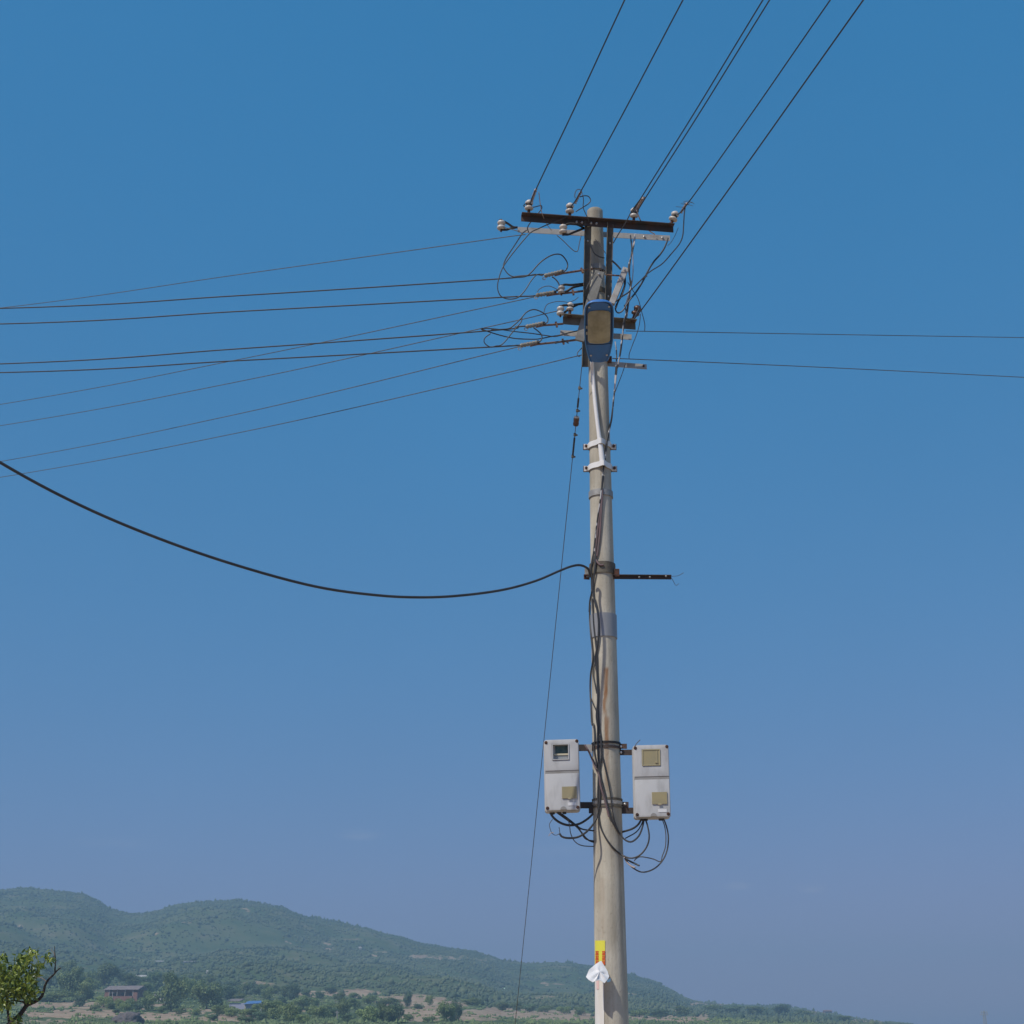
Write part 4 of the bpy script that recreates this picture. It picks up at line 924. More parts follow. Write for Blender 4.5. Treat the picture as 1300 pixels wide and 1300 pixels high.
bmesh.ops.recalc_face_normals(bmr, faces=bmr.faces); bmesh.ops.solidify(bmr, geom=bmr.faces[:], thickness=.0006)
finish(bmr, 'red_lettering', 'red', stk, smooth=False)
nt_ = thing('paper_notice', PF(762, 1300, .01), 'long white notice strip down the foot of the pole, its top peeled outward', 'notice')
on_pole((755.7, 767, 1240, 1312), .003, 'strip', 'plaster', parent=nt_)
on_pole((757.2, 760.4, 1244, 1256), .0056, 'faded_print', 'pink_print', parent=nt_)
# the peeled top: a crumpled flap folded forward over the strip
bm = bmesh.new()
out = [Z for Z in [(762.8, 1220.5, .03), (757, 1224.5, .07), (749.5, 1231, .12), (746, 1240, .15), (749, 1243.5, .17), (753.5, 1246.5, .18), (757, 1244.5, .16), (761.5, 1244, .15), (766.5, 1247.5, .15), (770, 1243, .12), (771.8, 1239.5, .10), (770, 1233.5, .08), (767, 1228, .05)]]
cen = (761, 1234, .115)
def fp(t): return P(761 + (t[0] - 761) * 1.14, 1234 + (t[1] - 1234) * 1.06, PF(762, t[1], 0).y - t[2])
mid_r = [bm.verts.new(fp(((a + cen[0]) / 2, (b + cen[1]) / 2, (d + cen[2]) / 2 + .018 * math.sin(i * 2.3)))) for i, (a, b, d) in enumerate(out)]
ov = [bm.verts.new(fp(t)) for t in out]; cv = bm.verts.new(fp(cen)); n = len(ov)
for k in range(n):
    bm.faces.new((ov[k], ov[(k + 1) % n], mid_r[(k + 1) % n], mid_r[k])); bm.faces.new((mid_r[k], mid_r[(k + 1) % n], cv))
bmesh.ops.subdivide_edges(bm, edges=bm.edges[:], cuts=1, smooth=.6, use_grid_fill=True)
bmesh.ops.recalc_face_normals(bm, faces=bm.faces); bmesh.ops.solidify(bm, geom=bm.faces[:], thickness=.002)
finish(bm, 'peeled_flap', 'paper', nt_, angle=50)
bm = bmesh.new(); prism(bm, [P(771, 1244, 11.97), P(775.5, 1241.5, 11.98), P(775, 1246, 11.98), P(770.5, 1247, 11.97)], Vector((0, .006, 0)))
finish(bm, 'blue_scrap', mat('blue_scrap', (.22, .42, .58), .5), nt_, smooth=False)

# ------------------------------------------------------------------ terrain
SKY = [(-900, 1215), (-500, 1180), (-250, 1150), (-80, 1136), (0, 1128), (20, 1126.5), (60, 1131), (90, 1134), (110, 1142), (130, 1153.5), (150, 1158.5), (170, 1159.5), (190, 1155.5), (215, 1147.5), (240, 1144.5), (290, 1142), (310, 1144),
       (350, 1150.5), (370, 1158.5), (385, 1164), (420, 1170), (450, 1176), (500, 1188), (540, 1199), (600, 1207), (617, 1212), (640, 1220), (680, 1223), (697, 1221), (730, 1222.5), (760, 1228), (800, 1237), (830, 1245), (850, 1255), (870, 1267),
       (882, 1271.5), (900, 1273), (940, 1276.5), (980, 1276.5), (995, 1275), (1005, 1279), (1050, 1286), (1080, 1292), (1140, 1299), (1200, 1308), (1300, 1316), (1600, 1319), (2200, 1310)]
FOOT = [(-900, 1262), (0, 1246), (150, 1250), (250, 1256), (350, 1260), (500, 1262), (560, 1263), (600, 1270), (650, 1281), (740, 1286), (870, 1291), (1000, 1297), (1100, 1303), (1300, 1319), (2200, 1320)]
def cub(tab, x):
    if x <= tab[0][0]: return tab[0][1]
    if x >= tab[-1][0]: return tab[-1][1]
    for i in range(len(tab) - 1):
        if x <= tab[i + 1][0]:
            a, b = tab[i], tab[i + 1]; t = (x - a[0]) / (b[0] - a[0]); t2 = t * t * (3 - 2 * t)
            t = t * .6 + t2 * .4
            return a[1] + (b[1] - a[1]) * t
Y0, Y1, Y2 = 200.0, 620.0, 1350.0
PXS = F / CT                               # columns per unit x/y at the horizon
def sstep(t): t = max(0, min(1, t)); return t * t * (3 - 2 * t)
def land_z(x, y):
    if y < 40: return .12 * noise.noise(Vector((x * .05, y * .05, 3)))
    px = CX + PXS * x / y * (1 - .006)
    zn = lambda yy, row: CAM.z + yy * slope(row)
    foot = cub(FOOT, px); top = cub(SKY, px)
    if y < Y0:
        t = sstep((y - 40) / (Y0 - 40)); return t * zn(Y0, 1318) + .12 * noise.noise(Vector((x * .05, y * .05, 3))) - 1.2 * math.sin(math.pi * t)
    if y < Y1:
        t = (y - Y0) / (Y1 - Y0); row = 1318 + (foot - 1318) * (t * .75 + sstep(t) * .25)
        return zn(y, row) + .5 * noise.noise(Vector((x * .02, y * .02, 7))) * min(1, (y - Y0) / 40)
    if y < Y2:
        t = (y - Y1) / (Y2 - Y1); k = t * .45 + (1 - (1 - t) ** 1.5) * .55
        row = foot + (top - foot) * k
        q = Vector((x / 150, y / 190, 1.7))
        g = noise.noise(q) * 15 + (abs(noise.noise(q * 1.9 + Vector((9, 0, 0)))) - .25) * 14 + noise.noise(q * 5) * 2.5
        hgt = max(0, foot - top) / 100
        return zn(y, row) + g * hgt * math.sin(math.pi * t) ** .8
    zr = zn(Y2, top); t = (y - Y2) / 900
    return zr - (zr + 8) * sstep(t) + 2.0 * noise.noise(Vector((x * .01, y * .01, 2))) * min(1, t * 4)
def land(px, py, y0=205., y1=Y2):
    """where the view ray through a pixel meets the ground"""
    d = ray(px, py); y = y0; prev = y0
    while y < y1:
        p = CAM + d * (y / d.y)
        if p.z <= land_z(p.x, y): break
        prev = y; y += max(2, y * .006)
    lo, hi = prev, y
    for _ in range(12):
        m_ = (lo + hi) / 2; p = CAM + d * (m_ / d.y)
        if p.z <= land_z(p.x, m_): hi = m_
        else: lo = m_
    p = CAM + d * (hi / d.y); return Vector((p.x, p.y, land_z(p.x, p.y)))
# land cover (what grows or lies there): patches of bare soil and stubble, (px, py, half width, half height, kind)
FIELDS = [(120, 1276, 90, 4, 1), (95, 1287, 70, 5, .85), (205, 1291, 35, 5, 1), (240, 1284, 25, 3, 1), (285, 1292, 40, 5, .9), (455, 1261, 26, 5, .9), (400, 1262, 30, 3, .7), (520, 1270, 40, 8, .95), (560, 1276, 30, 6, .9), (530, 1288, 35, 8, .9),
          (640, 1286, 50, 6, 1), (700, 1289, 60, 6, .95), (600, 1292, 30, 4, .7), (760, 1291, 45, 4, .85), (820, 1293, 40, 3, .9), (860, 1294, 25, 3, .9), (890, 1274.5, 10, 2.5, 1), (912, 1275, 12, 1.6, .8), (890, 1292, 16, 6, .6), (1030, 1285, 16, 3, .8), (1100, 1297, 30, 3, .9), (690, 1266, 26, 2.5, .5), (560, 1216, 40, 2.2, .55), (190, 1186, 4, 1.5, .8),
          (330, 1250, 16, 5, .5), (420, 1204, 8, 2, .7), (412, 1199, 3, 1.2, .9), (395, 1203, 3, 1, .8), (470, 1213, 5, 1.5, .8), (300, 1190, 3, 1, .7), (373, 1196, 5, 1.2, .8), (225, 1200, 4, 1, .6), (25, 1178, 3, 1, .8), (315, 1156, 12, 1.5, .5), (60, 1165, 14, 2, .35), (240, 1170, 20, 2.5, .3), (440, 1192, 22, 2, .35), (700, 1249, 14, 1.6, .6), (790, 1262, 12, 1.5, .5), (480, 1208, 14, 2.5, .5), (535, 1214, 14, 1.6, .8), (100, 1229, 9, 3, .5), (610, 1219, 16, 2, .4), (345, 1254, 10, 4, .4), (860, 1283, 14, 5, .35), (380, 1281, 8, 6, .6), (60, 1298, 60, 3, .6)]
def cover_of(px, py):
    v = 0
    n1 = noise.noise(Vector((px * .05, py * .3, 0))) * 2; n2 = noise.noise(Vector((px * .06, py * .25, 8))) + .6 * noise.noise(Vector((px * .2, py * .5, 4)))
    for a, b, w, h, k in FIELDS:
        d = ((px + 9 * n1 - a) / w) ** 2 + ((py + 3.2 * n2 - b) / h) ** 2
        if d < 1.6: v = max(v, k * max(0, min(1, (1.6 - d) / .9)))
    return v
bm = bmesh.new(); lay = bm.verts.layers.float.new('soil')
us = [-1.25 + 2.5 * i / 640 for i in range(641)]
us = sorted(set([round(u, 6) for u in us if abs(u) > .42] + [round(-.42 + .84 * i / 520, 6) for i in range(521)]))
ysl = [-90, -60, -35, -15, 0, 6, 12, 18, 26, 34, 44, 56, 70, 86, 104, 124, 146, 170, 190]
y = 200.
while y < Y2 + 10: ysl.append(y); y += max(3.2, y * .0062)
ysl += [Y2 + 25, Y2 + 60, Y2 + 120, Y2 + 220, Y2 + 380, Y2 + 600, Y2 + 900, Y2 + 1100]
rows_ = []
for y in ysl:
    row = []
    for u in us:
        w = y if y > 150 else 150 - (150 - y) * .55
        x = u * w; z = land_z(x, y); v = bm.verts.new((x, y, z))
        s = 0
        if y > 190:
            d = Vector((x, y, z)) - CAM; f = d.y * CT + d.z * ST
            s = cover_of(CX + F * d.x / f, CY - F * (d.z * CT - d.y * ST) / f)
        elif y < 60: s = .8
        v[lay] = s; row.append(v)
    rows_.append(row)
for a, b in zip(rows_, rows_[1:]):
    for i in range(len(us) - 1): bm.faces.new((a[i], a[i + 1], b[i + 1], b[i]))
def ground_material():
    m = bpy.data.materials.new('ground_cover'); m.use_nodes = True
    nt = m.node_tree; b = nt.nodes['Principled BSDF']; b.inputs['Roughness'].default_value = .95; b.inputs['Specular IOR Level'].default_value = .1
    L = nt.links.new; tc = nt.nodes.new('ShaderNodeTexCoord')
    def nz(s, det=8):
        n = nt.nodes.new('ShaderNodeTexNoise'); n.inputs['Scale'].default_value = s; n.inputs['Detail'].default_value = det; n.inputs['Roughness'].default_value = .65; L(tc.outputs['Object'], n.inputs['Vector']); return n.outputs['Fac']
    def rmp(src, stops):
        r = nt.nodes.new('ShaderNodeValToRGB'); e = r.color_ramp.elements
        e[0].position, e[0].color = stops[0][0], (*stops[0][1], 1); e[1].position, e[1].color = stops[-1][0], (*stops[-1][1], 1)
        for p, c in stops[1:-1]: k = e.new(p); k.color = (*c, 1)
        L(src, r.inputs[0]); return r.outputs[0]
    green = rmp(nz(.035), [(.28, (.040, .078, .032)), (.46, (.080, .112, .045)), (.58, (.115, .130, .060)), (.74, (.21, .18, .12))])
    soil = rmp(nz(.09), [(.3, (.27, .185, .13)), (.5, (.40, .285, .205)), (.7, (.47, .38, .28))])
    dry = rmp(nz(.5, 10), [(.38, (.62, .66, .55)), (.5, (.9, .92, .86)), (.62, (1.12, 1.06, 1.0))])
    sm = nt.nodes.new('ShaderNodeMix'); sm.data_type = 'RGBA'; sm.blend_type = 'MULTIPLY'; sm.inputs[0].default_value = 1; L(soil, sm.inputs[6]); L(dry, sm.inputs[7]); soil = sm.outputs[2]
    at = nt.nodes.new('ShaderNodeAttribute'); at.attribute_name = 'soil'
    ad = nt.nodes.new('ShaderNodeMath'); ad.operation = 'ADD'; L(at.outputs['Fac'], ad.inputs[0])
    sc_ = nt.nodes.new('ShaderNodeMapRange'); sc_.inputs[1].default_value = .25; sc_.inputs[2].default_value = .75; sc_.inputs[3].default_value = -.45; sc_.inputs[4].default_value = .45
    L(nz(.12), sc_.inputs[0]); L(sc_.outputs[0], ad.inputs[1])
    st = nt.nodes.new('ShaderNodeMapRange'); st.interpolation_type = 'SMOOTHSTEP'; st.inputs[1].default_value = .35; st.inputs[2].default_value = .65; L(ad.outputs[0], st.inputs[0])
    mx = nt.nodes.new('ShaderNodeMix'); mx.data_type = 'RGBA'; L(st.outputs[0], mx.inputs[0]); L(green, mx.inputs[6]); L(soil, mx.inputs[7])
    L(mx.outputs[2], b.inputs['Base Color'])
    return m
g = finish(bm, 'ground', ground_material(), angle=180); g['kind'] = 'structure'

# ------------------------------------------------------------------ scrub on the hillside: one countless mass
def proj(p):
    d = p - CAM; f = d.y * CT + d.z * ST
    return CX + F * d.x / f, CY - F * (d.z * CT - d.y * ST) / f
OCT_V = [Vector(v) for v in ((1, 0, 0), (.5, .87, .1), (-.5, .87, -.1), (-1, 0, .1), (-.5, -.87, 0), (.5, -.87, -.1), (.1, .1, 1), (0, 0, -.8))]
OCT_F = [(i, (i + 1) % 6, 6) for i in range(6)] + [((i + 1) % 6, i, 7) for i in range(6)]
rnd = random.Random(3)
V, Fc, T = [], [], []
def blob(p, s, h, tint):
    k = len(V); a = rnd.random() * 6.3; ca, sa = math.cos(a), math.sin(a)
    for v in OCT_V:
        j = rnd.uniform(.6, 1.3); V.append((p.x + (v.x * ca - v.y * sa) * s * j, p.y + (v.x * sa + v.y * ca) * s * j, p.z + v.z * h * j + h * .3))
    Fc.extend([tuple(i + k for i in f) for f in OCT_F]); T.extend([min(1, max(0, tint + rnd.uniform(-.12, .12))) for _ in OCT_V])
cnt = 0
while cnt < 42000:
    u = rnd.uniform(-.42, .42)
    y = Y1 - 60 + (Y2 + 12 - Y1 + 60) * rnd.random() ** .75
    x = u * y; z = land_z(x, y); px, py = proj(Vector((x, y, z)))
    if cover_of(px, py) > .3 and rnd.random() < .93: continue
    dens = noise.noise(Vector((x / 70, y / 90, 5))) + .7 * noise.noise(Vector((x / 18, y / 18, 9)))
    if dens < rnd.uniform(-.6, .6): continue
    top = cub(SKY, px)
    s = rnd.uniform(.4, 1.05) * (1.9 if rnd.random() < .07 and py > top + 8 else 1)
    tint = .42 + .75 * noise.noise(Vector((x / 110, y / 110, 1))) + .35 * noise.noise(Vector((x / 25, y / 25, 6))) + rnd.uniform(-.12, .12)
    blob(Vector((x, y, z)), s, s * rnd.uniform(.7, 1.4), tint); cnt += 1
# a few bushes and small trees on the skyline
for px in [4, 20, 88, 126, 172, 200, 236, 262, 292, 298, 304, 330, 352, 392, 397, 402, 408, 414, 420, 424, 433, 450, 640, 650, 680, 722, 726, 760, 801, 805, 842, 868, 900, 908, 935, 942, 965, 985, 1015, 1035, 1062]:
    for k in range(rnd.randint(1, 3)):
        y = Y2 - rnd.uniform(2, 14); x = (px + rnd.uniform(-3, 3) - CX) / PXS * y; s = rnd.uniform(1.2, 2.2)
        blob(Vector((x, y, land_z(x, y))), s * .8, s * rnd.uniform(.8, 1.3), .3)
me = bpy.data.meshes.new('hillside_scrub'); me.from_pydata(V, [], Fc); me.update()
at = me.attributes.new('tint', 'FLOAT', 'POINT'); at.data.foreach_set('value', T); me.materials.append(M['scrub'])
me.polygons.foreach_set('use_smooth', [True] * len(me.polygons))
o = bpy.data.objects.new('hillside_scrub', me); COL.objects.link(o); o['kind'] = 'stuff'
tag(o, 'bluish green scrub covering the distant hillside', 'scrub')

# low undergrowth between the fields
V, Fc, T = [], [], []
cnt = 0
while cnt < 12000:
    u = rnd.uniform(-.40, .36); y = 215 + (Y1 - 215) * rnd.random(); x = u * y; z = land_z(x, y); px, py = proj(Vector((x, y, z)))
    c_ = cover_of(px, py)
    if c_ > .35 and rnd.random() < .82: continue
    if noise.noise(Vector((x / 14, y / 22, 2))) < rnd.uniform(-.5, .35): continue
    s = rnd.uniform(.25, .75) * (1.7 if rnd.random() < .08 else 1)
    for q in range(3): blob(Vector((x + rnd.uniform(-s, s), y + rnd.uniform(-s, s), z)), s * .6, s * rnd.uniform(.5, .9), .45 + .6 * noise.noise(Vector((x / 30, y / 30, 1))) + rnd.uniform(-.2, .25))
    cnt += 1
me = bpy.data.meshes.new('undergrowth'); me.from_pydata(V, [], Fc); me.update()
at = me.attributes.new('tint', 'FLOAT', 'POINT'); at.data.foreach_set('value', T); me.materials.append(M['far_leaf'])
o = bpy.data.objects.new('undergrowth', me); COL.objects.link(o); o['kind'] = 'stuff'
tag(o, 'low green undergrowth between the fields of the valley', 'undergrowth')

# ------------------------------------------------------------------ trees of the valley floor
def crown_mesh(seed, lobes, m, n=2600, leaf=.115, flat=1.0):
    """unit crown: height 1, width about 1, standing on z = .12"""
    r = random.Random(seed); V, Fc, T = [], [], []
    L = []
    for i in range(lobes):
        a = r.random() * 6.28; d = r.random() ** .5 * .40; h = r.uniform(.14, .76)
        d *= 1 - .7 * abs(h - .36)
        L.append((Vector((math.cos(a) * d, math.sin(a) * d, h * flat)), r.uniform(.16, .26)))
    L.append((Vector((0, 0, .46 * flat)), .34)); L.append((Vector((.05, 0, .26)), .30))
    for i in range(n):
        c, R0 = r.choice(L)
        v = Vector((r.gauss(0, 1), r.gauss(0, 1), r.gauss(0, 1))).normalized()
        p = c + Vector((v.x, v.y, v.z * .85)) * R0 * r.uniform(.72, 1.08)
        if p.z < .06: p.z = .06 + r.random() * .06
        nrm = (v + Vector((r.gauss(0, .5), r.gauss(0, .5), r.gauss(0, .5) + .25))).normalized()
        x, y, _ = frame(nrm); s = leaf * r.uniform(.35, .75); k = len(V)
        a = r.random() * 6.28; e1 = x * math.cos(a) + y * math.sin(a); e2 = nrm.cross(e1)
        V += [p - e1 * s * .5, p + e2 * s * .33, p + e1 * s * .55, p - e2 * s * .3]; Fc.append((k, k + 1, k + 2, k + 3))
        t = min(1, max(0, .5 + .5 * noise.noise(p * 4) + r.uniform(-.35, .35))); T += [t] * 4
    me = bpy.data.meshes.new('crown'); me.from_pydata(V, [], Fc); me.update()
    at = me.attributes.new('tint', 'FLOAT', 'POINT'); at.data.foreach_set('value', T); me.materials.append(m)
    return me
def trunk_mesh(seed):
    r = random.Random(seed); bm = bmesh.new()
    tube(bm, [Vector((0, 0, -.05)), Vector((.01, 0, .12)), Vector((-.01, .01, .3)), Vector((.02, 0, .5))], [.028, .022, .017, .006], 7)
    for i in range(4):
        a = r.random() * 6.28; h = r.uniform(.18, .35)
        tube(bm, [Vector((0, 0, h)), Vector((math.cos(a) * .14, math.sin(a) * .14, h + .16)), Vector((math.cos(a) * .25, math.sin(a) * .25, h + .3))], [.012, .008, .003], 5)
    me = bpy.data.meshes.new('trunk'); bm.to_mesh(me); bm.free(); me.materials.append(M['far_bark']); return me
trunkM = [trunk_mesh(i) for i in range(2)]
KINDS = {'mid': [crown_mesh(s, 9, M['far_leaf']) for s in (1, 2, 3)], 'dark': [crown_mesh(s, 8, M['far_leaf_dark']) for s in (4, 5)], 'light': [crown_mesh(s, 8, M['far_leaf_light']) for s in (6, 7)]}
TREES = [  # px, base row, width px, height px, kind, label
    (85, 1238, 20, 18, 'mid', 'small green tree just above the bare branch tip of the near tree'),
    (133, 1252, 30, 30, 'mid', 'large round tree directly behind the left gable of the red brick house'),
    (90, 1268, 30, 36, 'mid', 'tall green tree left of the red brick house, right of the near tree branch'),
    (109, 1270, 24, 28, 'light', 'pale green tree just left of the red brick house'),
    (68, 1272, 34, 15, 'mid', 'low wide bush tree behind the near tree fork'),
    (101, 1278, 15, 13, 'dark', 'small dark round bush standing on the tan field'),
    (131, 1279, 20, 14, 'light', 'light green bush in front of the left end of the red brick house'),
    (150, 1280, 16, 12, 'light', 'light green bush in front of the middle of the red brick house'),
    (165, 1282, 22, 13, 'mid', 'low green bush in front of the right end of the red brick house'),
    (168, 1252, 20, 15, 'mid', 'green tree behind the right end of the red brick house'),
    (154, 1247, 15, 12, 'dark', 'small dark tree right behind the roof of the red brick house'),
    (188, 1283, 20, 22, 'mid', 'bushy green tree right of the red brick house'),
    (186, 1262, 18, 14, 'mid', 'small tree behind the right corner of the red brick house'),
    (196, 1257, 18, 22, 'dark', 'dark tree right of the small white house'),
    (217, 1284, 32, 44, 'mid', 'largest of the valley trees, dark green, a bit left of the blue roof'),
    (236, 1268, 22, 24, 'mid', 'greyish tree between the two largest valley trees'),
    (262, 1281, 34, 36, 'mid', 'second large round valley tree, next left of the blue roofed shed'),
    (289, 1269, 24, 17, 'dark', 'dark tree behind the grey roof of the blue roofed shed'),
    (278, 1289, 20, 13, 'light', 'light green bush in front left of the blue roofed shed'),
    (294, 1291, 20, 13, 'light', 'light green bush in front of the lavender wall of the shed'),
    (319, 1292, 28, 11, 'light', 'long low light green hedge bush in front of the blue roof'),
    (339, 1270, 15, 16, 'mid', 'slim green tree behind the right end of the blue roof'),
    (347, 1296, 30, 26, 'light', 'bright green bushy tree right of the blue roofed shed'),
    (368, 1298, 26, 24, 'light', 'bright green bushy tree next to the tan patch right of the shed'),
    (365, 1266, 18, 14, 'mid', 'small tree on the foot of the hill above the bright bushes'),
    (372, 1270, 18, 19, 'dark', 'dark green tree on the foot of the hill left of the tan terrace'),
    (384, 1282, 20, 16, 'mid', 'green tree below the tan terrace at the hill foot'),
    (399, 1278, 18, 11, 'mid', 'small flat bush below the tan terrace'),
    (405, 1294, 24, 16, 'light', 'light green bush at the lower frame edge left of the pale post'),
    (436, 1290, 22, 20, 'mid', 'round green tree right of the pale post'),
    (450, 1280, 18, 12, 'mid', 'small bush on the terrace right of the pale post'),
    (468, 1298, 26, 20, 'light', 'light green tree at the lower edge, leftmost of the row before the dark tree'),
    (487, 1298, 22, 21, 'mid', 'green tree at the lower edge, middle of the row before the dark tree'),
    (503, 1298, 22, 22, 'dark', 'dark tree at the lower edge ending the row right of the pale post'),
    (517, 1279, 13, 18, 'dark', 'single dark tree standing in the tan field'),
    (530, 1281, 12, 6, 'dark', 'low dark bush beside the single dark tree in the tan field'),
    (545, 1277, 9, 13, 'light', 'small pale tree in the tan field right of the single dark tree'),
    (567, 1299, 20, 28, 'mid', 'left crown of the twin trees in the tan field'),
    (580, 1298, 16, 25, 'dark', 'right crown of the twin trees in the tan field'),
    (600, 1276, 22, 9, 'light', 'low light shrub on the near rim of the hill, left of the stay wire'),
    (638, 1283, 18, 11, 'mid', 'green shrub at the field edge just left of the stay wire'),
    (656, 1283, 16, 10, 'mid', 'green shrub at the field edge right behind the stay wire'),
    (672, 1285, 18, 10, 'dark', 'dark shrub at the field edge right of the stay wire'),
    (692, 1285, 18, 9, 'mid', 'green shrub at the field edge midway between stay wire and pole'),
    (716, 1287, 18, 9, 'light', 'light shrub at the field edge, second left of the pole'),
    (738, 1289, 18, 10, 'mid', 'green shrub at the field edge just left of the pole foot'),
    (812, 1291, 20, 10, 'mid', 'green shrub just right of the pole foot'),
    (838, 1292, 22, 10, 'dark', 'dark shrub at the field edge, second right of the pole'),
    (868, 1290, 20, 12, 'mid', 'green shrub below the tan bank of the right hand ridge'),
    (905, 1285, 24, 10, 'mid', 'bushy tree on the right hand ridge just right of the tan bank'),
    (930, 1286, 26, 10, 'dark', 'dark bushy tree on the right hand ridge beyond the tan bank'),
    (960, 1288, 28, 10, 'mid', 'bushy tree on the right hand ridge left of its small knoll'),
    (992, 1288, 26, 12, 'dark', 'dark bushy tree on the small knoll of the right hand ridge'),
    (1020, 1291, 22, 8, 'mid', 'bush on the right hand ridge left of the tiny hut'),
    (1070, 1297, 24, 7, 'mid', 'bush on the right hand ridge just right of the tiny hut'),
    (40, 1262, 24, 22, 'dark', 'dark tree behind the near tree foliage'),
    (15, 1268, 30, 24, 'mid', 'green tree at the left frame edge behind the near tree'),
    (57, 1252, 18, 14, 'mid', 'green tree showing between the near tree and its bare branch'),
    (222, 1252, 16, 13, 'dark', 'small dark tree behind the largest valley tree'),
    (250, 1252, 18, 13, 'mid', 'small tree behind the second large valley tree'),
    (308, 1262, 20, 13, 'mid', 'green tree behind the blue roofed shed'),
    (325, 1264, 18, 13, 'dark', 'dark tree behind the right part of the blue roof'),
    (420, 1262, 18, 9, 'dark', 'low dark bush at the hill foot above the tan terrace'),
    (470, 1274, 20, 10, 'mid', 'low bush on the right part of the tan terrace'),
    (490, 1278, 22, 12, 'mid', 'bush between the tan terrace and the single dark tree')]
BELT = [(62, 1240, 16, 12), (100, 1243, 18, 14), (112, 1248, 18, 16), (75, 1248, 16, 12), (150, 1240, 14, 10), (210, 1247, 14, 12), (232, 1249, 14, 12), (240, 1256, 16, 13), (275, 1257, 16, 12), (268, 1248, 14, 9), (296, 1258, 16, 11), (318, 1256, 14, 10), (350, 1262, 14, 10), (335, 1258, 14, 9), (388, 1266, 14, 9),
        (406, 1268, 14, 9), (430, 1270, 15, 9), (448, 1268, 14, 8), (395, 1288, 16, 11), (378, 1288, 14, 10), (415, 1284, 16, 11), (422, 1292, 16, 11), (456, 1290, 16, 11), (470, 1286, 14, 9), (182, 1252, 14, 11), (120, 1256, 16, 12), (50, 1266, 18, 12), (305, 1270, 14, 9), (357, 1284, 16, 12), (325, 1284, 14, 9), (500, 1276, 14, 8), (330, 1296, 18, 11), (312, 1299, 18, 9), (386, 1299, 18, 11)]
BELT += [(138, 1281, 14, 8), (158, 1283, 16, 9), (174, 1284, 16, 9), (147, 1287, 12, 6), (205, 1286, 14, 9), (228, 1288, 14, 8), (250, 1289, 12, 7), (120, 1283, 12, 7), (440, 1298, 16, 10), (520, 1296, 16, 8), (545, 1298, 16, 8), (270, 1296, 16, 8), (358, 1276, 14, 10)]
for a_, b_, c_, d_ in BELT: TREES.append((a_, b_, c_, d_, ('mid', 'light', 'dark', 'mid')[(a_ + b_) % 4], None))
for i, (px, py, w, h, kd, lab) in enumerate(TREES):
    p = land(px, py); s = p.y * ray(px, py).length / ray(px, py).y
    dpt = depth_of(p); W = w * dpt / F; H = h * dpt / F
    nm = 'bush' if h < 14 else 'tree'
    if lab: root = thing(nm, p, lab, nm, 'bushes of the valley' if nm == 'bush' else 'trees of the valley')
    else: root = thing('small_tree', p, 'small rounded hazy tree among the loose clumps filling the valley left of centre', 'small tree', 'small trees in loose clumps')
    root.rotation_euler.z = (i * 2.4) % 6.28; root.scale = (W * 1.25, W * 1.25, H * 1.2)
    for nm2, me in (('crown', KINDS[kd][i % len(KINDS[kd])]), ('trunk', trunkM[i % 2])):
        ch = bpy.data.objects.new(nm2, me); COL.objects.link(ch); ch.parent = root

# ------------------------------------------------------------------ far buildings
def quad(bm, pts): bm.faces.new([bm.verts.new(p) for p in pts])
def child(bm, name, m, root):
    me = bpy.data.meshes.new(name); bmesh.ops.recalc_face_normals(bm, faces=bm.faces); bm.to_mesh(me); bm.free(); me.materials.append(M[m])
    o = bpy.data.objects.new(name, me); COL.objects.link(o); o.parent = root; return o
def bx(name, m, root, x0, x1, y0, y1, z0, z1):
    bm = bmesh.new(); box(bm, Vector(((x0 + x1) / 2, (y0 + y1) / 2, (z0 + z1) / 2)), Vector(((x1 - x0) / 2, 0, 0)), Vector((0, (y1 - y0) / 2, 0)), Vector((0, 0, (z1 - z0) / 2))); return child(bm, name, m, root)
p = land(153, 1271); k = depth_of(p) / F
root = thing('brick_house', p, 'long red brick house with dark open veranda among the valley trees', 'house'); root.rotation_euler.z = R(-14)
w, h, d = 23 * k, 17 * k, 24 * k
bx('wall', 'brick', root, -w, w, .25 * d, d, -.5, h * .80)
bx('wall', 'brick', root, -w, -w * .72, -.02 * d, .25 * d - .01, -.5, h * .80)
bx('wall', 'brick', root, w * .72, w, -.02 * d, .25 * d - .01, -.5, h * .62)
bx('parapet', 'brick', root, -w * .72 + .01, w * .72 - .01, -.06 * d, -.03 * d, -.5, h * .36)
bm = bmesh.new()
prism(bm, [Vector((-w * 1.06, -.1 * d, h * .81)), Vector((-w * 1.06, .55 * d, h * 1.12)), Vector((-w * 1.06, 1.08 * d, h * .81))], Vector((w * 2.12, 0, 0))); child(bm, 'roof', 'roof_grey', root)
for fx in (-.5, 0, .5):
    bx('window', 'dark_glass', root, w * (fx - .12), w * (fx + .12), .24 * d, .249 * d, h * .2, h * .62)
for fx in (-.72, -.24, .24, .72): bx('post', 'far_post', root, w * fx - .08, w * fx + .08, -.03 * d + .02, -.03 * d + .18, h * .36, h * .80)
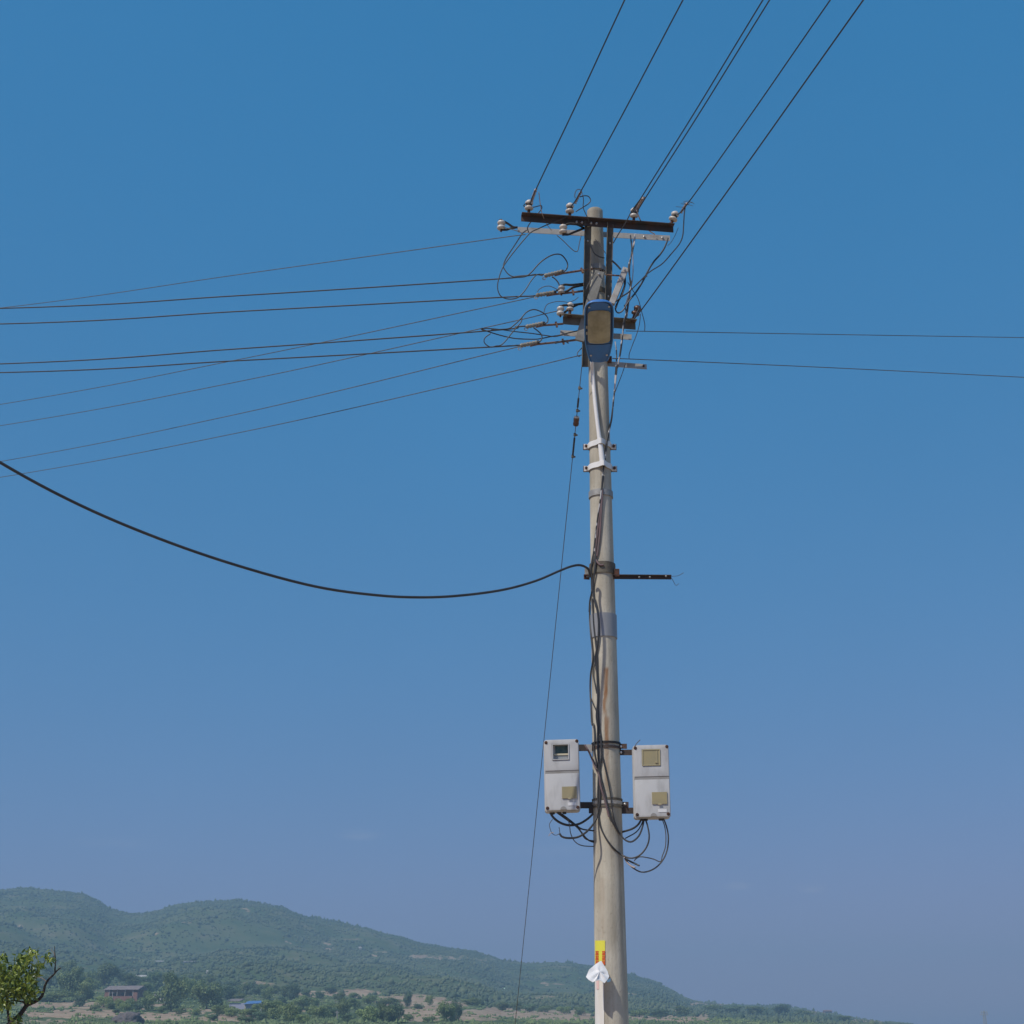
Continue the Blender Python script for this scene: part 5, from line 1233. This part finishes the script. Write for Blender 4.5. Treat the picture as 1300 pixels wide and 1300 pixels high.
def small_house(px, py, wpx, hpx, wall, roof, label, rz=0, group=None):
    p = land(px, py); k = depth_of(p) / F; w, h = wpx * k / 2, hpx * k
    r = thing('farmhouse', p, label, 'house', group); r.rotation_euler.z = R(rz)
    bx('wall', wall, r, -w, w, 0, w * 1.2, -.6, h * .68)
    bm = bmesh.new(); prism(bm, [Vector((-w * 1.08, -.15 * w, h * .69)), Vector((-w * 1.08, .6 * w, h)), Vector((-w * 1.08, 1.35 * w, h * .69))], Vector((w * 2.16, 0, 0))); child(bm, 'roof', roof, r)
    for fx in (-.45, .45): bx('window', 'dark_glass', r, w * (fx - .14), w * (fx + .14), -.03, -.004, h * .25, h * .5)
    return r
small_house(179, 1246, 13, 8, 'white_wall', 'white_wall', 'small white house between the brick house and the dark tree', 10)
small_house(202, 1223, 10, 3.4, 'white_wall', 'white_wall', 'left low white building low on the hillside', 5, 'low white buildings on the hillside')
small_house(240, 1222.5, 15, 2.6, 'white_wall', 'white_wall', 'right long low white building low on the hillside', -5, 'low white buildings on the hillside')
small_house(263.5, 1236, 3.5, 4, 'white_wall', 'white_wall', 'tiny white hut on the hillside below the long white building', 0)
small_house(457, 1206, 3.5, 4, 'white_wall', 'white_wall', 'tiny pale hut halfway up the hill, right of centre of the slope', 0)
small_house(1052, 1287.5, 10, 5, 'brick', 'brick', 'tiny reddish hut on the right hand ridge', 12)
small_house(202, 1272, 16, 10, 'white_wall', 'roof_grey', 'pale farmhouse half hidden beside the largest valley tree', -12)
# the shed with a blue sheet roof
p = land(312, 1282); k = depth_of(p) / F
root = thing('shed', p, 'low shed with bright blue sheet roof and lavender wall', 'shed'); root.rotation_euler.z = R(-8)
w, h, d = 22 * k, 13 * k, 18 * k
bx('wall', 'lavender_wall', root, -w, w, 0, d, -.6, h * .62)
bm = bmesh.new(); prism(bm, [Vector((-w * .1, -.2 * d, h * .50)), Vector((w * 1.05, -.2 * d, h * .60)), Vector((w * 1.05, .9 * d, h * .86)), Vector((-w * .1, .9 * d, h * .80))], Vector((0, 0, .12))); child(bm, 'sheet_roof', 'blue_sheet', root)
bm = bmesh.new(); prism(bm, [Vector((-w * 1.15, -.12 * d, h * .78)), Vector((-w * .38, -.12 * d, h * .78)), Vector((-w * .38, d, h * 1.02)), Vector((-w * 1.15, d, h * 1.02))], Vector((0, 0, .12))); child(bm, 'roof', 'roof_grey', root)
bx('door', 'white_wall', root, -w * .1, w * .02, -.06, -.004, -.5, h * .45)
# grey earth mound at the bottom left
p = land(163, 1300); k = depth_of(p) / F
bm = bmesh.new(); bmesh.ops.create_icosphere(bm, subdivisions=5, radius=1)
for v in bm.verts:
    n_ = 1 + .25 * noise.noise(v.co * 1.7) + .16 * noise.noise(v.co * 5) + .1 * noise.noise(v.co * 12)
    v.co = Vector((v.co.x * 20 * k * n_, v.co.y * 14 * k * n_, v.co.z * 14 * k * n_))
o = finish(bm, 'earth_mound', 'stone', angle=180); o.location = p; tag(o, 'grey earth mound at the bottom edge below the red brick house', 'mound')
# slim posts in the valley
for px, pt, pb, lab in ((143, 1259, 1279, 'slim pale post in front of the red brick house'), (332, 1273, 1292, 'slim pale post right of the blue roofed shed'), (428, 1283, 1299, 'slim pale post at the lower edge between bright bushes')):
    p = land(px, pb); q = P(px, pt, p.y); bm = bmesh.new(); tube(bm, [p - Vector((0, 0, .3)), q], [.14, .09], 8)
    tube(bm, [q + Vector((-.5, 0, -.35)), q + Vector((.5, 0, -.35))], .05, 6)
    o = finish(bm, 'utility_post', 'far_post'); tag(o, lab, 'post', 'slim posts in the valley')
# mast on the far right
p = Vector(((1252 - CX) / PXS * 900, 900, 0)); p.z = land_z(p.x, p.y)
root = thing('lattice_mast', p, 'tiny lattice mast with short crossarms at the lower right edge', 'mast')
top = P(1251.5, 1283, 900); Hm = top.z - p.z; s_ = 900 / F
bm = bmesh.new()
for sx in (-1, 1):
    for sy in (-1, 1): tube(bm, [Vector((sx * 1.0, sy * 1.0, -1)), Vector((sx * .6, sy * .6, Hm * .8)), Vector((sx * .25, sy * .25, Hm))], .10, 5)
n_ = 12
for i in range(n_):
    z0, z1 = Hm * i / n_, Hm * (i + 1) / n_; r0, r1 = 1.0 - .6 * i / n_, 1.0 - .6 * (i + 1) / n_
    for sg in (-1, 1):
        for sy in (-1, 1):
            tube(bm, [Vector((-sg * r0, sy * r0, z0)), Vector((sg * r1, sy * r1, z1))], .05, 4)
            tube(bm, [Vector((sy * r0, -sg * r0, z0)), Vector((sy * r1, sg * r1, z1))], .05, 4)
child(bm, 'lattice', 'far_post', root)
for f, l_ in ((.84, 2.0), (.93, 1.6)):
    bm = bmesh.new(); tube(bm, [Vector((-l_, 0, Hm * f)), Vector((l_, 0, Hm * f))], .18, 5)
    for e in (-l_, l_): tube(bm, [Vector((e, 0, Hm * f - .4)), Vector((e, 0, Hm * f + .9))], .18, 5)
    child(bm, 'crossarm', 'far_post', root)

# ------------------------------------------------------------------ the near fruit tree at the left
NY = 14.0
tr = thing('fruit_tree', Vector(((-30 - CX) / PXS * NY, NY, land_z(-4.6, NY))), 'near leafy fruit tree at the lower left corner with one bare forked branch', 'tree')
def near_limb(pts, rs, name, m='bark', sides=9):
    bm = bmesh.new(); q = smooth_path([P(a, b, NY + c) for a, b, c in pts], 5); n = len(q)
    rad = [interp([(i / (len(rs) - 1), r) for i, r in enumerate(rs)], k / (n - 1)) for k in range(n)]
    q = [p_ + Vector((noise.noise(p_ * 9), 0, noise.noise(p_ * 9 + Vector((5, 5, 5))))) * .006 for p_ in q]
    tube(bm, q, rad, sides); return finish(bm, name, m, tr)
def ZT(X, Y): return X * .084615, 1190 + Y * .084615
z = lambda X, Y, c=0: (*ZT(X, Y), c)
near_limb([(-30, 1500, 0), (-26, 1440, 0), (-18, 1390, 0), (-6, 1345, 0)], [.085, .07, .062, .055], 'trunk')
near_limb([(-6, 1345, 0), z(60, 1420), z(160, 1290), z(270, 1190), z(340, 1110), z(395, 1030), z(470, 990), z(560, 945), z(620, 890), z(650, 820), z(680, 720), z(730, 630), z(800, 560), z(850, 500), z(915, 455)], [.05, .026, .022, .020, .017, .015, .0135, .011, .009, .008, .005], 'branch')
near_limb([z(822, 530), z(822, 440), z(830, 330), z(828, 220), z(818, 130)], [.0075, .006, .005, .004, .002], 'branch')
near_limb([z(830, 270), z(800, 215), z(775, 190), z(790, 150)], [.004, .003, .0025, .0018], 'twig', 'twig', 6)
near_limb([z(825, 265), z(790, 310), z(770, 350)], [.004, .003, .002], 'twig', 'twig', 6)
near_limb([z(690, 655), z(640, 615), z(580, 595), z(520, 605), z(460, 640)], [.005, .004, .004, .003, .002], 'twig', 'twig', 6)
near_limb([z(390, 1030), z(350, 975), z(280, 955), z(200, 940), z(120, 960)], [.011, .009, .007, .006, .004], 'branch')
near_limb([z(860, 470), z(880, 440), z(845, 420)], [.003, .002, .0015], 'twig', 'twig', 6)
near_limb([(-6, 1345, 0), (-14, 1310, -.2), (-20, 1280, -.3), (-16, 1250, -.3), (-8, 1225, -.2)], [.05, .035, .025, .016, .008], 'branch')
near_limb([(-18, 1390, 0), (-45, 1345, .3), (-70, 1290, .4), (-80, 1240, .4)], [.05, .035, .025, .010], 'branch')
near_limb([z(130, 1250), z(120, 1100, .1), z(110, 950, .1), z(130, 800, .1), z(200, 600, .1), z(290, 350, .1)], [.012, .010, .009, .007, .005, .003], 'branch')
near_limb([z(200, 940), z(300, 800), z(420, 620), z(480, 400), z(500, 220)], [.006, .005, .004, .003, .002], 'branch')
near_limb([z(420, 620), z(540, 520), z(640, 410), z(700, 300)], [.004, .003, .003, .002], 'twig', 'bark', 6)
# leaves: separate bent blades on short shoots
lr = random.Random(11); V, Fc, T = [], [], []
CL = [  # clusters in ZT units: x, y, rx, ry, leaves
    (40, 350, 60, 150, 40), (20, 560, 60, 150, 60), (300, 300, 70, 80, 30), (460, 230, 50, 90, 24), (540, 240, 30, 70, 14), (340, 420, 110, 110, 65), (200, 480, 110, 120, 70), (430, 300, 50, 60, 18), (620, 410, 55, 50, 26), (700, 280, 40, 60, 16), (760, 350, 40, 45, 14), (540, 480, 70, 60, 26),
    (90, 640, 110, 120, 80), (250, 640, 130, 110, 95), (420, 560, 90, 70, 40), (500, 620, 60, 70, 26), (150, 800, 130, 90, 50), (300, 790, 110, 90, 70), (440, 760, 90, 90, 55), (520, 830, 60, 80, 30), (400, 900, 80, 70, 40), (230, 880, 100, 60, 40), (40, 950, 70, 70, 34), (120, 1000, 70, 60, 26), (60, 800, 80, 90, 45), (20, 1040, 50, 60, 16), (270, 1190, 40, 60, 14), (240, 1270, 60, 40, 16), (160, 1160, 40, 60, 8)]
def near_leaf(p, size):
    k = len(V)
    d = Vector((lr.gauss(0, .55), lr.gauss(0, .5), lr.gauss(-.35, .6))).normalized()
    nrm = Vector((lr.gauss(-.3, .6), lr.gauss(-.5, .6), lr.gauss(.6, .5))).normalized()
    s = d.cross(nrm)
    if s.length < .1: return
    s.normalize(); nrm = s.cross(d).normalized(); w = size * lr.uniform(.17, .24)
    cv = nrm * -size * .16; fold = nrm * w * .35
    pts = [p, p + d * size * .3 + s * w + fold, p + d * size * .3, p + d * size * .3 - s * w + fold, p + d * size * .7 + s * w * .75 + fold + cv * .5, p + d * size * .7 + cv * .5, p + d * size * .7 - s * w * .75 + fold + cv * .5, p + d * size + cv]
    V.extend(pts); Fc.extend([(k, k + 1, k + 2), (k, k + 2, k + 3), (k + 1, k + 4, k + 5, k + 2), (k + 2, k + 5, k + 6, k + 3), (k + 4, k + 7, k + 5), (k + 5, k + 7, k + 6)])
    t = min(1, max(0, lr.gauss(.46, .30))); T.extend([t] * 8)
for cx, cy, rx, ry, n in CL:
    for i in range(int(n * 1.45)):
        a = lr.random() * 6.28; q = lr.random() ** .6
        pt = ZT(cx + math.cos(a) * rx * q, cy + math.sin(a) * ry * q)
        near_leaf(P(*pt, NY + lr.gauss(0, .16)), lr.uniform(.034, .062))
for i in range(2200):                      # the rest of the crown, beyond the frame's edge
    a = lr.random() * 6.28; q = lr.random() ** .5
    px, py = -80 + math.cos(a) * 85 * q, 1245 + math.sin(a) * 85 * q
    if px > -2: continue
    near_leaf(P(px, py, NY + lr.gauss(.1, .4)), lr.uniform(.034, .062))
me = bpy.data.meshes.new('crown'); me.from_pydata(V, [], Fc); me.update()
at = me.attributes.new('tint', 'FLOAT', 'POINT'); at.data.foreach_set('value', T); me.materials.append(M['leaf'])
me.polygons.foreach_set('use_smooth', [True] * len(me.polygons))
o = bpy.data.objects.new('crown', me); COL.objects.link(o); o.parent = tr; o.matrix_parent_inverse = Matrix.Translation(-tr.location)

# ------------------------------------------------------------------ air
bm = bmesh.new()
ztop = max(v.co.z for v in g.data.vertices) + 6; zbot = min(v.co.z for v in g.data.vertices) - 1
print('ztop', ztop, zbot)
bmv = (Vector((0, 1170, (ztop + zbot) / 2)), Vector((3150, 0, 0)), Vector((0, 1320, 0)), Vector((0, 0, (ztop - zbot) / 2)))
box(bm, *bmv)
hm = bpy.data.materials.new('haze_air'); hm.use_nodes = True; nt = hm.node_tree
nt.nodes.remove(nt.nodes['Principled BSDF'])
pv = nt.nodes.new('ShaderNodeVolumePrincipled'); pv.inputs['Color'].default_value = (.43, .67, .85, 1); pv.inputs['Density'].default_value = 6.3e-4; pv.inputs['Anisotropy'].default_value = .0
nt.links.new(pv.outputs[0], nt.nodes['Material Output'].inputs['Volume'])
hz = finish(bm, 'haze', hm, smooth=False); hz['kind'] = 'stuff'; tag(hz, 'thin bluish haze lying over the valley and hills', 'haze')
hz.visible_shadow = True

# ------------------------------------------------------------------ light and sky
GRADE = ((0.3767, 1.2191), (1.7418, 0.2876), (3.5530, 0.2081))
AZ, EL = 48, 52
sdir = Vector((-math.sin(R(AZ)) * math.cos(R(EL)), -math.cos(R(AZ)) * math.cos(R(EL)), math.sin(R(EL))))
sl = bpy.data.lights.new('sun', 'SUN'); sl.energy = 3.5; sl.angle = R(.53); sl.color = (1, .95, .87)
so = bpy.data.objects.new('sun', sl); COL.objects.link(so); so.rotation_euler = (-sdir).to_track_quat('-Z', 'Y').to_euler(); so.location = (-20, -20, 40)
wd = bpy.data.worlds.new('World'); sc.world = wd; wd.use_nodes = True; nt = wd.node_tree
bg = nt.nodes['Background']
sk = nt.nodes.new('ShaderNodeTexSky'); sk.sky_type = 'NISHITA'; sk.sun_disc = False
sk.sun_elevation = R(EL); sk.sun_rotation = math.atan2(sdir.x, sdir.y); sk.altitude = 700; sk.air_density = 1.0; sk.dust_density = 1.2; sk.ozone_density = 1.6
sp = nt.nodes.new('ShaderNodeSeparateColor'); cb = nt.nodes.new('ShaderNodeCombineColor'); nt.links.new(sk.outputs[0], sp.inputs[0])
for i, (ga, pw) in enumerate(GRADE):
    a_ = nt.nodes.new('ShaderNodeMath'); a_.operation = 'POWER'; a_.inputs[1].default_value = pw
    b_ = nt.nodes.new('ShaderNodeMath'); b_.operation = 'MULTIPLY'; b_.inputs[1].default_value = ga
    nt.links.new(sp.outputs[i], a_.inputs[0]); nt.links.new(a_.outputs[0], b_.inputs[0]); nt.links.new(b_.outputs[0], cb.inputs[i])
def mth(op, a, b=None):
    n = nt.nodes.new('ShaderNodeMath'); n.operation = op
    for i, v in enumerate((a, b)):
        if v is None: continue
        if isinstance(v, (int, float)): n.inputs[i].default_value = v
        else: nt.links.new(v, n.inputs[i])
    return n.outputs[0]
tcw = nt.nodes.new('ShaderNodeTexCoord'); sx = nt.nodes.new('ShaderNodeSeparateXYZ'); nt.links.new(tcw.outputs['Generated'], sx.inputs[0])
nw = nt.nodes.new('ShaderNodeTexNoise'); nw.inputs['Scale'].default_value = 55; nw.inputs['Detail'].default_value = 6
mpw = nt.nodes.new('ShaderNodeMapping'); mpw.inputs['Scale'].default_value = (1, 1, 4); nt.links.new(tcw.outputs['Generated'], mpw.inputs[0]); nt.links.new(mpw.outputs[0], nw.inputs['Vector'])
nl = nt.nodes.new('ShaderNodeTexNoise'); nl.inputs['Scale'].default_value = 3.5; nl.inputs['Detail'].default_value = 3; nt.links.new(tcw.outputs['Generated'], nl.inputs['Vector'])
tot = None
for px, py, wx, wy, st_ in ((455, 1060, 36, 8, .30), (1028, 1127, 22, 7, .5), (935, 1125, 20, 6, .4), (150, 1070, 60, 8, .15), (700, 1080, 70, 9, .12)):
    d = ray(px, py).normalized()
    ex = mth('DIVIDE', mth('SUBTRACT', sx.outputs[0], d.x), wx / F); ez = mth('DIVIDE', mth('SUBTRACT', sx.outputs[2], d.z), wy / F)
    f_ = mth('MULTIPLY', mth('MAXIMUM', mth('SUBTRACT', 1, mth('ADD', mth('MULTIPLY', ex, ex), mth('MULTIPLY', ez, ez))), 0), st_)
    tot = f_ if tot is None else mth('ADD', tot, f_)
wis = mth('MULTIPLY', tot, mth('MAXIMUM', mth('SUBTRACT', nw.outputs['Fac'], .3), 0))
uneven = mth('ADD', mth('MULTIPLY', nl.outputs['Fac'], .10), .95)
sc1 = nt.nodes.new('ShaderNodeVectorMath'); sc1.operation = 'SCALE'; nt.links.new(cb.outputs[0], sc1.inputs[0]); nt.links.new(uneven, sc1.inputs['Scale'])
mxw = nt.nodes.new('ShaderNodeMix'); mxw.data_type = 'RGBA'; nt.links.new(wis, mxw.inputs[0]); nt.links.new(sc1.outputs[0], mxw.inputs[6]); mxw.inputs[7].default_value = (6, 6, 6.4, 1)
nt.links.new(mxw.outputs[2], bg.inputs[0]); bg.inputs[1].default_value = .10
sc.view_settings.view_transform = 'Standard'; sc.view_settings.look = 'None'; sc.view_settings.exposure = 0; sc.view_settings.gamma = 1
sc.cycles.max_bounces = 6; sc.cycles.volume_bounces = 0; sc.cycles.transparent_max_bounces = 16
sc.cycles.use_denoising = True
print('arm', a0, a1, 'b', b0, b1, 'lamp', lb, lt, LL, 'top', A_top, 'rt', R_top, R_bot)
